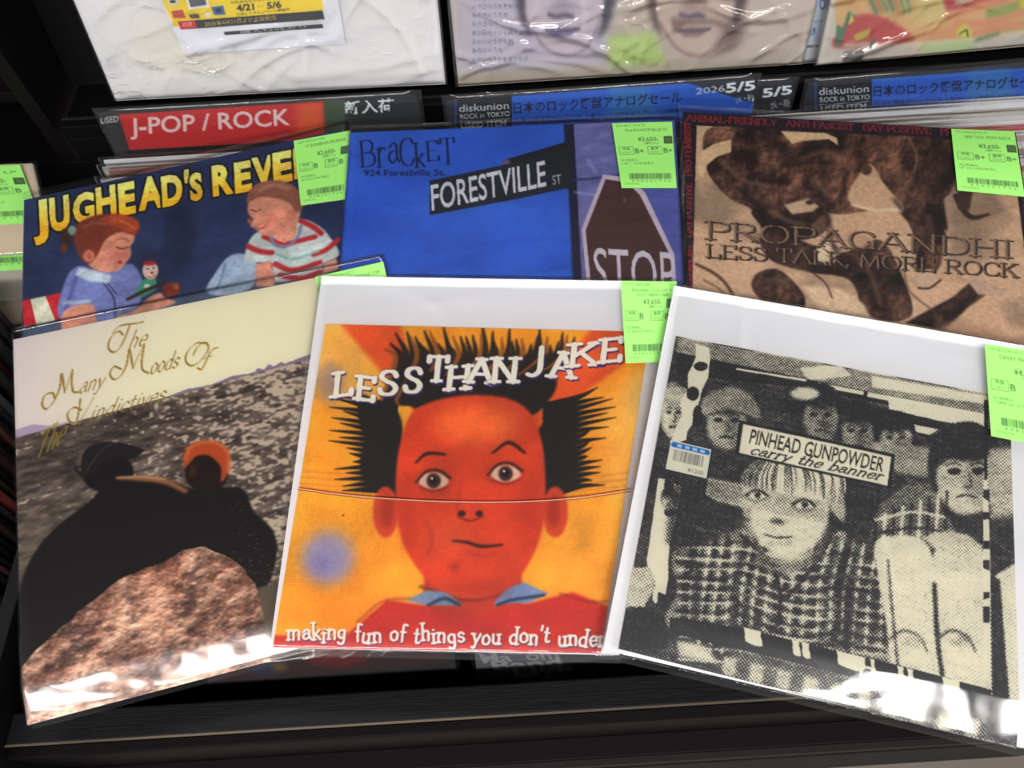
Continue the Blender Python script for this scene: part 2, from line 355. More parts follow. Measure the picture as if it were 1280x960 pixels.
    def build(s, name, nu, nv, thick, m, parent, edge=(225, 222, 215), bend=None, tail=0, inset=0.0, back=True):
        """thin card with the print on its upper face; nv rows inside [v0,v1], a few coarse rows outside"""
        vs = np.linspace(s.v0, s.v1, nv)
        if s.v1 < .999: vs = np.r_[vs, np.linspace(s.v1, 1, 8)[1:]]
        if s.v0 > .001: vs = np.r_[np.linspace(0, s.v0, 8)[:-1], vs]
        us = np.linspace(0, 1, nu); U, V = np.meshgrid(us, vs); P = s.pt(U, V)
        if bend is not None: P = P + bend(U, V)[..., None] * s.n
        n, k = P.shape[:2]; C = np.clip(s.sample(U, V), 0, 1)
        idx = np.arange(n * k).reshape(n, k)
        Q = np.stack([idx[:-1, :-1], idx[1:, :-1], idx[1:, 1:], idx[:-1, 1:]], -1).reshape(-1, 4)
        rim = np.r_[idx[0, :], idx[1:, -1], idx[-1, :-1][::-1], idx[1:-1, 0][::-1]]
        PV = P.reshape(-1, 3); CV = C.reshape(-1, 3); R = len(rim); b = len(PV)
        top = PV[rim] - s.n * 1e-5; low = PV[rim] - s.n * thick
        VV = np.vstack([PV, top, low]); EC = np.ones((2 * R, 3)) * RGB(edge)
        i = np.arange(R); j = (i + 1) % R
        Q2 = np.stack([b + i, b + j, b + R + j, b + R + i], 1)
        QQ = np.vstack([Q, Q2])
        if back:   # coarse back face: strips between left and right rims
            L = [k * 0]; left = np.r_[b + R, b + R + np.arange(R - 1, R - (n - 1), -1)]; right = b + R + (k - 1) + np.arange(0, n - 1)
            mrow = min(len(left), len(right)); st = np.r_[np.arange(0, mrow, 12), mrow - 1]
            Q3 = np.array([(left[a_], right[a_], right[b_], left[b_]) for a_, b_ in zip(st[:-1], st[1:]) if a_ != b_])
            if len(Q3): QQ = np.vstack([QQ, Q3])
        me = raw_mesh(name, VV, QQ)
        CC = np.vstack([CV, EC]); CC = np.hstack([CC, np.ones((len(CC), 1))]).astype(np.float32)
        at = me.color_attributes.new('ink', 'BYTE_COLOR', 'POINT')
        nv_ = len(me.vertices); at.data.foreach_set('color_srgb', CC[:nv_].ravel())
        sm = np.zeros(len(me.polygons), bool); sm[:len(Q)] = True
        me.polygons.foreach_set('use_smooth', sm)
        return put(name, me, m, parent)
def creases(X, Y, w, h, seed, count, amp, width):
    rg = random.Random(seed); out = np.zeros_like(X)
    for _ in range(count):
        cx, cy = rg.uniform(0, w), rg.uniform(0, h); a = rg.gauss(-.25, .5); L = rg.uniform(.02, .09); b = width * rg.uniform(.6, 1.5); k = rg.uniform(-6, 6)
        dx, dy = X - cx, Y - cy; t = dx * math.cos(a) + dy * math.sin(a); d = -dx * math.sin(a) + dy * math.cos(a) + k * t * t
        out += rg.choice((1, 1, -.5)) * amp * rg.uniform(.5, 1.3) * np.exp(-(d / b) ** 2) * np.exp(-(t / L) ** 4)
    return out
def film(name, s, m, parent, grow=(.004, .004, .004, .004), lift=.002, bend=None, seed=0, amp=.0006, n=120, label=None, cr=(10, .0007, .004), hem=0.0):
    """clear sleeve over a sheet: front film with soft undulation, folded edge all round"""
    w = np.linalg.norm(s.c[1] - s.c[0]); h = np.linalg.norm(s.c[3] - s.c[0]); L, R, T, B = grow
    U, V = np.meshgrid(np.linspace(-L / w, 1 + R / w, n), np.linspace(-T / h, 1 + B / h, n)); P = s.pt(U, V)
    H = (fbm(n, n, 3, seed, 3) - .5) * 2 * amp + lift
    e = np.minimum(np.minimum(U + L / w, 1 + R / w - U) * w, np.minimum(V + T / h, 1 + B / h - V) * h)
    H = H + np.abs(creases(U * w, V * h, w, h, seed, *cr)) * .8 + creases(U * w, V * h, w, h, seed + 500, *cr) * .4
    if hem: H = H + (fbm(n, n, 12, seed + 9, 2) - .5) * hem * np.clip((V - .80) / .1, 0, 1)
    H = H * np.clip(e / .004, 0, 1) - .0015 * np.clip(1 - e / .003, 0, 1)
    if bend is not None: H = H + bend(np.clip(U, 0, 1), V)
    P = P + H[..., None] * s.n; idx = np.arange(n * n).reshape(n, n)
    Q = np.stack([idx[:-1, :-1], idx[1:, :-1], idx[1:, 1:], idx[:-1, 1:]], -1).reshape(-1, 4)
    o = put(name, raw_mesh(name, P.reshape(-1, 3), Q, True), m, parent)
    if label: o['label'] = label
    return o

# ------------------------------------------------------------------ the room: floor, ceiling, lamps
Z = lambda z: CZ + z
M_CEIL = mat('ceiling_tile', (120, 120, 122), .9, .1, noise=.03)
M_FLOOR = mat('floor_vinyl', (120, 112, 104), .6, .3, noise=.15, nscale=6)
M_WALL = mat('painted_wall', (196, 192, 186), .8, .2, noise=.04)
box('floor', (-4, -5, -.05), (4, 4, 0), M_FLOOR, kind='structure', bevel=0)
box('ceiling', (-4, -5, CEIL), (4, 4, CEIL + .05), M_CEIL, kind='structure', bevel=0)
box('wall_back', (-4, 4, 0), (4, 4.05, CEIL), M_WALL, kind='structure', bevel=0)
em = bpy.data.materials.new('tube_light'); N_, L_ = nt(em); b_ = N_['Principled BSDF']
set_in(b_, 'Emission Color', (1, .98, .95, 1)); set_in(b_, 'Emission Strength', 1.0); EM = b_
M_TUBE = em
M_LAMPBODY = mat('lamp_housing', (235, 235, 235), .4)
first = None
for k, (lx, ly) in enumerate([(-1.9, -1.25), (-.6, -1.25), (.7, -1.25), (2.0, -1.25), (-1.9, -3.6), (-.6, -3.6), (.7, -3.6), (2.0, -3.6), (-1.9, 1.75), (-.6, 1.75), (.7, 1.75), (2.0, 1.75)]):
    t = thing('ceiling_light', (lx, ly, CEIL), 'white twin tube ceiling light, ' + ['first', 'second', 'third', 'fourth'][k % 4] + ' from the left in the ' + ['row nearest the viewer', 'rear row behind the viewer', 'row beyond the display shelf'][k // 4], 'ceiling light', 'ceiling lights in rows above the racks')
    box('housing', (lx - .6, ly - .11, CEIL - .05), (lx + .6, ly + .11, CEIL), M_LAMPBODY, t)
    ld = bpy.data.lights.new('tube_glow', 'AREA'); ld.shape = 'RECTANGLE'; ld.size = 1.16; ld.size_y = .2; ld.energy = LAMP_W; ld.color = (1, .985, .965)
    lo = link(bpy.data.objects.new('tube_glow', ld)); lo.location = (lx, ly, CEIL - .056); lo.parent = t; lo.matrix_parent_inverse = Matrix.Translation(-Vector(t.location))

# ------------------------------------------------------------------ the record rack
rack = thing('record_rack', (0, .06, 0), 'black wooden record bin with a grained front board', 'record bin')
box('front_board', (-.4150, .066, Z(-.93)), (1.2, .089, Z(-.632)), M_GRAIN, rack, bevel=.0012)
box('edge_band', (-.415, .0645, Z(-.6335)), (1.2, .0662, Z(-.6325)), mat('edge_band_tan', (88, 76, 62), .5), rack, bevel=0)
box('front_panel', (-.415, .056, Z(-1.33)), (1.2, .0645, Z(-.64)), M_BLACK, rack, bevel=0)
box('ledge', (-.405, .038, Z(-.775)), (1.2, .056, Z(-.752)), M_BLACK, rack)
box('ledge_edge', (-.405, .031, Z(-.773)), (1.2, .038, Z(-.753)), M_EDGE, rack)
box('drawer_front', (-.405, .03, Z(-1.2)), (1.2, .056, Z(-.79)), M_BLACK, rack)
box('divider', (-.428, .0, Z(-1.33)), (-.4155, .615, Z(-.60)), M_SHELF, rack)
box('corner_post', (-.455, -.02, Z(-1.33)), (-.43, .064, Z(-.66)), M_BLACK, rack)
box('divider', (.70, .09, Z(-1.33)), (.712, .62, Z(-.66)), M_SHELF, rack)
box('bottom_panel', (-1.1, .09, Z(-.95)), (1.2, .62, Z(-.935)), M_SHELF, rack)
box('back_panel', (-1.1, .617, Z(-1.33)), (1.2, .623, Z(-.545)), M_SHELF, rack)
box('front_board', (-1.1, .066, Z(-.93)), (-.43, .089, Z(-.64)), M_GRAIN, rack)

# display tier behind the bin, records stand on its lip leaning back 15 degrees
tier = thing('display_shelf', (0, .64, 0), 'black stepped display shelf behind the bin carrying face out records', 'shelf')
box('shelf_top', (-.445, .641, Z(-.525)), (1.2, .84, Z(-.513)), M_SHELF, tier)
box('shelf_lip', (-.445, .626, Z(-.522)), (1.2, .636, Z(-.507)), M_SHELF, tier)
box('shelf_front', (-.445, .627, Z(-1.33)), (1.2, .636, Z(-.523)), M_SHELF, tier)
box('shelf_rail', (-.445, .6365, Z(-.515)), (1.2, .640, Z(-.506)), M_EDGE, tier)
V_, Q_ = [], []
for (xa, xb) in ((-.45, 1.2),):
    y0, z0, y1, z1 = .695, Z(-.511), .84, Z(.02)
    V_ = [(xa, y0, z0), (xb, y0, z0), (xb, y1, z1), (xa, y1, z1), (xa, y0 + .012, z0), (xb, y0 + .012, z0), (xb, y1 + .012, z1), (xa, y1 + .012, z1)]
    Q_ = [(0, 1, 2, 3), (5, 4, 7, 6), (0, 4, 5, 1), (3, 2, 6, 7), (0, 3, 7, 4), (1, 5, 6, 2)]
put('sloping_back', raw_mesh('sloping_back', V_, Q_), M_SHELF, tier)
box('side_post', (-.468, .63, Z(-1.33)), (-.452, .84, Z(.05)), M_BLACK, tier)
box('side_rail', (-.452, .63, Z(-.60)), (-.40, .64, Z(-.585)), M_SHELF, tier)
tier2 = thing('shelf_unit', (-.8, .64, 0), 'black empty shelf unit at far left with horizontal boards', 'shelf')
box('side_post', (-.56, .63, Z(-1.33)), (-.545, .86, Z(.05)), M_BLACK, tier2)
box('shelf_board', (-1.1, .66, Z(-.50)), (-.56, .9, Z(-.488)), M_SHELF, tier2)
box('shelf_board', (-.545, .66, Z(-.50)), (-.469, .9, Z(-.488)), M_BLACK, tier2)
box('shelf_back', (-1.1, .90, Z(-1.33)), (-.469, .915, Z(.05)), M_BLACK, tier2)
box('shelf_lip', (-1.1, .64, Z(-.505)), (-.562, .655, Z(-.475)), M_BLACK, tier2)

# ------------------------------------------------------------------ standing records packed in the bins
def card(name, x0, x1, y, zt, h, lean, thick, m, parent=None, kink=0.0, film_m=None):
    """a record standing on its lower edge, leaning back"""
    a = math.radians(lean); V = []
    for dz, dy in ((0, 0), (-h * math.cos(a), -h * math.sin(a))):
        for x in (x0, x1):
            V += [(x, y + dy + kink * (x == x1), zt + dz), (x, y + dy + thick + kink * (x == x1), zt + dz)]
    Q = [(0, 2, 3, 1), (4, 5, 7, 6), (0, 4, 6, 2), (1, 3, 7, 5), (0, 1, 5, 4), (2, 6, 7, 3)]
    return put(name, raw_mesh(name, V, Q), m, parent)
PAL = [(228, 226, 222), (206, 196, 180), (150, 140, 132), (235, 235, 238), (178, 118, 110), (96, 92, 92), (214, 206, 190), (60, 56, 60), (190, 170, 168), (120, 126, 132), (196, 90, 90), (90, 60, 50)]
PM = [mat('jacket_card', c, .5, .3, noise=.08, nscale=10) for c in PAL]
M_GREENTAG = mat('green_tag', (158, 232, 112), .6, .2, noise=.03)
ORD = 'first second third fourth fifth sixth seventh eighth ninth tenth eleventh twelfth thirteenth fourteenth fifteenth sixteenth seventeenth eighteenth nineteenth'.split()
def ordn(i):
    if i < 19: return ORD[i]
    t = {1: 'twent', 2: 'thirt', 3: 'fort'}[(i + 1) // 10 - 1]; r = (i + 1) % 10
    return t + 'ieth' if r == 0 else t + 'y-' + ORD[r - 1]
NMS = ['white', 'cream', 'grey brown', 'bright white', 'dusty red', 'dark grey', 'ivory', 'black', 'pale mauve', 'blue grey', 'red', 'dark brown']
def standing(xa, xb, ys, zt, lean, group, where, seq, tagged=0, over=.004, jx=.006, h=.27):
    """ys runs from the back of the pack to the front"""
    for i, y in enumerate(ys):
        jxx = rnd.uniform(-jx, jx); z = zt(y) + rnd.uniform(-.003, .003); q = seq[i % len(seq)]
        t = thing('record', (xa + jxx, y, z), '%s record standing %s from the front %s' % (NMS[q], ordn(len(ys) - 1 - i), where), 'record', group)
        kk = rnd.uniform(-.0006, .0006)
        card('jacket', xa + jxx, xb + jxx, y, z, h, lean, .0022, PM[q], t, kk)
        card('plastic_sleeve', xa + jxx - .004, xb + jxx + .004, y - .0004, z + over, h, lean, .0030, M_FILM, t, kk)
        if tagged and i % tagged == 0:
            card('price_tag', xb + jxx - .075, xb + jxx - .012, y - .0003, z - .001, .075, lean, .0002, M_GREENTAG, t, kk)
Yr = lambda a, b, n: [a + (b - a) * i / (n - 1) for i in range(n)]
low = lambda y: Z(-.550 + (min(y, .62) - .40) * .268 - .022)       # tops stay just under the covers laid on them
standing(-.396, -.088, Yr(.591, .538, 8), low, 12, 'records standing behind the children cover', 'in the pack behind the children cover', [3, 0, 4, 3, 0, 6, 0, 3, 1])
standing(.19, .55, Yr(.596, .498, 16), low, 12, 'records standing behind the cattle cover', 'in the pack behind the cattle cover', [0, 3, 1, 0, 3, 10, 3, 8, 0, 2, 0, 3, 4, 1, 0, 3, 3])
standing(-.08, .18, Yr(.590, .578, 3), lambda y: Z(-.53), 12, 'records standing behind the blue cover', 'behind the blue cover', [0, 5, 9])
standing(-.80, -.476, Yr(.432, .135, 38), lambda y: Z(-.52 + (y - .45) * .16), 6, 'records packed in the left bin', 'in the left bin', [5, 11, 7, 2, 7, 10, 5, 7, 11, 9, 7, 5, 4, 7], over=.004, jx=.005)
standing(-.399, -.09, Yr(.235, .195, 4), lambda y: Z(-.612), 20, 'records under the seaside cover', 'low under the seaside cover', [7, 5, 7, 9], h=.25)

# ------------------------------------------------------------------ printed labels
GRN = (154, 230, 114); INK = (52, 78, 50)
def roll(V, v0, h, deg):
    """the lower edge of a limp cover sags: extra slope of DEG beyond v0"""
    d = np.clip(V - v0, 0, None) * h; r = .008
    return -math.tan(math.radians(deg)) * np.where(d < r, d * d / (2 * r), d - r / 2)
def price_label(corners, parent, rows, price, grade, side=1, thick=.00015, W=150, H=176, noname=False):
    parent = next((c for c in parent.children if c.name.startswith('plastic_sleeve')), parent)      # the label sticks to the sleeve
    s = Sheet(corners, W, H, base=GRN)
    X = lambda x, y: (x * W, y * H)
    rg = random.Random(len(price) + len(rows[0]))
    def tx(t, x0, y, x1, h, b=.0, a=.75):
        T = text_tris(t, b); lo, hi = T[..., 0].min(), T[..., 0].max()
        q = np.stack([((T[..., 0] - lo) / (hi - lo) * (x1 - x0) + x0) * W, (y - T[..., 1] / .73 * h) * H], -1); s.tris(q, INK, a)
    tx(rows[0], .06, .06, .55, .035, 0, .6)
    tx(rows[1], .2, .14 if len(rows) < 4 else .135, .92, .042)
    if len(rows) > 3: tx(rows[2], .28, .19, .88, .04)
    tx(price, .40, .29, .74, .065, .0, .95); tx('(税込)', .5, .335, .74, .026, 0, .8)
    if not noname: s.poly([X(.84, .22), X(.985, .22), X(.985, .335), X(.84, .335)], (60, 84, 50), raw=True); tx('中古', .865, .275, .965, .035); s.poly([X(.86, .24), X(.965, .24), X(.965, .315), X(.86, .315)], (104, 140, 84), raw=True, a=.4)
    for bx in (.06, .55):
        q = [X(bx, .375), X(bx + .24, .375), X(bx + .24, .49), X(bx, .49), X(bx, .375)]
        s.stroke(q, 1.1, INK, raw=True, smooth=False, a=.7)
        tx('外装' if bx < .3 else '盤質', bx + .05, .42, bx + .19, .034, .01); tx('SLEEVE' if bx < .3 else 'DISC', bx + .04, .475, bx + .2, .03, 0, .6)
        tx(grade, bx + .27, .475, bx + .27 + .075 * len(grade), .075, .005, .95)
    tx('US ORIGINAL', .06, .59, .36, .03, 0, .7); tx(rows[-1], .06, .635, .62, .03, 0, .7)
    x = .16
    while x < .93:
        w = rg.choice([.006, .011, .017]); s.poly([X(x, .78), X(x + w, .78), X(x + w, .865), X(x, .865)], INK, raw=True, a=.85); x += w + rg.choice([.006, .01, .014])
    tx('4 9 8 2 0 1 7 3 6', .2, .905, .9, .028, 0, .6); tx('2026/04', .07, .95, .34, .028, 0, .6)
    return s.build('price_label', 90, 105, thick, M_LABEL, parent, edge=GRN, back=False)
def quad(px, P0, n): return hit(px, P0, n)
def slab_under(name, s, off, thick, m, parent, bend=None, grow=0.0, nu=24, nv=40):
    """plain card following the sheet, OFF below it"""
    t = Sheet(s.c, 4, 4); t.img[:] = RGB((238, 238, 240))
    return t.build(name, nu, nv, thick, m, parent, bend=(lambda U, V: -off + (bend(U, V) if bend else 0)))

# ================================================================== 1  seaside cover (front left)
N12, N15 = plane_n(12), plane_n(15)
PA = np.array([0, .25, Z(-.5660)])
cA = np.array([[-.4450, .3900], [-.1130, .4415], [-.0590, .1380], [-.3890, .0760]]) * .993
def lift3(c2, P0, n):
    c2 = np.asarray(c2, float); z = P0[2] - ((c2[:, 0] - P0[0]) * n[0] + (c2[:, 1] - P0[1]) * n[1]) / n[2]; return np.c_[c2, z]
SA = Sheet(lift3(cA, PA, N12), 940, 980, base=(244, 238, 208))
def art_sea(s):
    U, V = s.grid_xy(); n1 = fbm(s.H, s.W, 3, 5, 3)
    top = RGB((247, 242, 212)); lav = RGB((226, 214, 222))
    k = np.clip(.9 - U * 2.2 - V * .4 + (n1 - .5) * .3, 0, 1)[..., None] * .8; s.img[:] = top * (1 - k) + lav * k
    # water: everything under the horizon, long ripples and sparkle
    hz = [(15, 547), (120, 520), (205, 497), (300, 470), (395, 443), (480, 420), (480, 960), (10, 960)]
    rp = fbm(s.H, s.W, 84, 8, 4, .36); rp2 = fbm(s.H, s.W, 150, 9, 2, .5); big = fbm(s.H, s.W, 4, 2, 3)
    lum = np.clip((rp - .26) * 2.1, 0, 1)[..., None]
    wat = RGB((62, 52, 50)) * (1 - lum) + RGB((132, 117, 106)) * lum
    wat = wat * (.82 + .42 * big[..., None]); warm = np.clip(U * 1.7 - .25 - V * .3, 0, 1)[..., None]; wat = wat * (1 + .18 * warm)
    olive = np.clip((V - .45) * 3, 0, 1)[..., None] * np.clip(.35 - U, 0, .3)[..., None] * 2; wat = wat * (1 - olive) + RGB((112, 104, 74)) * olive
    sp = (rp2 + .5 * rp + .25 * warm[..., 0] + .12 * (1 - V)) > (1.17 - .20 * np.clip(U * 1.3 - .1, 0, 1)); sp = boxblur(sp.astype(float), 1)[..., None]
    wat = np.clip(wat * (1 - sp) + RGB((250, 226, 200)) * .85 * sp, 0, 1)
    s.poly(hz, lambda x0, y0, x1, y1: wat[y0:y1, x0:x1])
    s.poly([(15, 548), (15, 538), (40, 530), (62, 532), (85, 527), (88, 528)], (188, 170, 196), blur=.6)
    s.poly([(200, 499), (235, 486), (262, 482), (290, 470), (318, 466), (322, 460), (330, 462), (336, 455), (342, 458), (352, 452), (356, 456), (372, 448), (395, 440), (470, 418), (470, 424), (395, 447), (300, 472), (240, 489)], (150, 128, 156), blur=.5)
    # lettering in gold script
    gd = (160, 126, 48); nib = (.8, -.6, .22); sh = dict(smooth=True, nib=nib)
    def cap(*st):
        for q, w in st: s.stroke(np.array(q, float) + .9, w, (226, 208, 150), **sh); s.stroke(q, w, gd, **sh)
    cap(([(140, 417), (148, 408), (160, 405), (170, 404), (179, 402)], 2.6), ([(162, 406), (156, 422), (149, 435), (141, 440), (135, 434), (138, 422), (148, 414), (153, 418)], 2.8))
    cap(([(76, 467), (74, 484), (66, 502), (57, 511), (52, 505), (55, 494), (65, 491), (68, 498)], 2.8), ([(77, 467), (79, 480), (80, 490)], 2.6), ([(80, 490), (86, 474), (90, 462)], 1.2), ([(90, 462), (89, 478), (91, 489), (97, 490)], 2.8))
    cap(([(161, 437), (158, 455), (151, 469), (142, 474), (137, 467), (142, 458), (151, 461)], 2.8), ([(162, 437), (164, 448), (166, 460)], 2.6), ([(166, 460), (173, 444), (180, 431)], 1.2), ([(180, 431), (177, 450), (178, 462), (185, 466)], 2.8))
    cap(([(256, 429), (245, 429), (234, 440), (232, 451), (239, 457), (250, 451), (260, 437), (257, 428), (247, 433), (241, 444)], 2.6), ([(272, 434), (264, 438), (258, 450), (252, 461), (247, 460)], 2.6), ([(252, 449), (266, 444)], 1.4))
    cap(([(100, 498), (98, 514), (94, 528), (86, 526), (84, 516), (92, 509), (101, 512)], 2.6), ([(97, 530), (108, 512), (117, 496)], 1.3))
    pn = dict(w=2.5, serif=0, nib=nib, slant=.35)
    s.pen('he', (159, 436), (182, 431), (2, -22), gd, **pn)
    s.pen('any', (97, 492), (129, 484), (2, -22), gd, **pn); s.pen('oods', (186, 468), (222, 459), (2, -22), gd, **pn)
    s.pen('indictives', (110, 526), (205, 500), (2, -20), gd, **pn)
    s.pen('The', (40, 576), (78, 552), (8, -34), (176, 146, 52), w=3.2, serif=0, nib=nib, slant=.3, a=.75)
    # two people seen from behind, dark against the water
    dk = (24, 20, 20)
    s.poly([(30, 715), (50, 680), (78, 652), (110, 628), (130, 608), (150, 600), (215, 602), (245, 612), (300, 610), (318, 640), (342, 665), (345, 700), (330, 740), (300, 760), (200, 800), (20, 860), (20, 760)], dk, blur=.8, smooth=True)
    s.ell(134, 590, 33, 26, dk, blur=.8)
    s.poly([(102, 588), (104, 566), (118, 555), (140, 552), (165, 557), (180, 563), (164, 574), (150, 572), (126, 580), (118, 590)], (34, 30, 32), blur=.7, smooth=True)
    s.poly([(92, 576), (98, 588), (112, 592), (100, 597), (93, 588)], (40, 34, 34), blur=.6)
    s.stroke([(108, 588), (124, 566), (142, 553)], 1.6, (86, 76, 74), blur=.5, a=.7)
    s.stroke([(146, 598), (178, 598), (208, 602), (232, 614)], [3, 7, 8, 6], (158, 104, 70), blur=1.6)
    s.stroke([(146, 597), (176, 596), (206, 599)], 2, (222, 176, 132), blur=.8)
    s.ell(258, 590, 27, 27, (34, 20, 16), blur=1); s.ell(241, 589, 5, 8, (66, 36, 26), blur=1)
    hr = fbm(s.H, s.W, 70, 31, 2)
    s.poly([(231, 584), (230, 568), (238, 556), (254, 551), (272, 553), (284, 561), (287, 578), (282, 596), (276, 602), (276, 584), (262, 570), (246, 570), (236, 580)], (196, 84, 40), blur=1.2, smooth=True)
    s.stroke([(232, 574), (238, 559), (256, 552), (276, 556), (286, 570), (285, 590)], 4, (232, 128, 70), blur=1.4, a=.8)
    rg = random.Random(3)
    for i in range(160):
        x = rg.uniform(290, 342); y = rg.uniform(625, 730)
        if x < 300 + (y - 620) * .45: s.ell(x, y, 1.2, 1, rg.choice([(120, 104, 92), (60, 52, 50)]), a=.5)
    # rock
    f1 = fbm(s.H, s.W, 12, 41, 6, 1.0); f2 = fbm(s.H, s.W, 44, 42, 4, .7); f3 = fbm(s.H, s.W, 6, 43, 3)
    a = np.clip((f1 - .36) * 3.4, 0, 1)[..., None]; b = np.clip((f2 - .5) * 5, 0, 1)[..., None]; d = np.clip((.45 - f2) * 7, 0, 1)[..., None]
    rk = RGB((126, 86, 70)) * (1 - a) + RGB((198, 158, 136)) * a; rk = rk * (1 - .55 * b) + RGB((214, 176, 152)) * .55 * b
    rk = rk * (1 - .6 * d) + RGB((66, 48, 46)) * .6 * d; o_ = np.clip((f3 - .5) * 4, 0, 1)[..., None]; rk = rk * (1 - .3 * o_) + RGB((158, 92, 58)) * .3 * o_
    em = np.clip(1 + 2.8 * (f1 - np.roll(np.roll(f1, 4, 0), 3, 1)) + 2.2 * (f2 - np.roll(f2, 3, 0)), .55, 1.6)[..., None]; rk = np.clip(rk * em * 1.12, 0, 1)
    s.poly([(20, 842), (45, 812), (75, 785), (110, 755), (150, 724), (180, 712), (205, 703), (228, 687), (250, 683), (270, 690), (288, 697), (306, 712), (322, 735), (330, 765), (334, 800), (345, 830), (430, 800), (480, 960), (10, 960)], lambda x0, y0, x1, y1: rk[y0:y1, x0:x1], blur=.5, rough=.8)
    s.poly([(322, 735), (345, 728), (420, 720), (430, 830), (335, 800)], (104, 92, 74), blur=.8)
art_sea(SA)
bendA = lambda U, V: roll(V, .900, .315, 10.5) - .0010 * (np.clip(U - .5, -.5, .5) * 2) ** 2
tA = thing('record', tuple(SA.c.mean(0)), 'record with a seaside cover of two people seen from behind, gold script title', 'record', 'records laid out on the bin')
SA.build('jacket', 350, 420, .003, M_GLOSSY, tA, bend=bendA)
film('plastic_sleeve', SA, M_FILM_SOFT, tA, grow=(.003, .003, .012, .004), bend=bendA, seed=3, cr=(6, .0004, .005), hem=.0007)
cl = quad([(394, 346), (479, 327), (500, 422), (415, 440)], PA + [0, 0, .003], N12)
price_label(cl, tA, ['VINDICTIVES', 'MANY MOODS OF', '12"'], '¥3,650-', 'B')

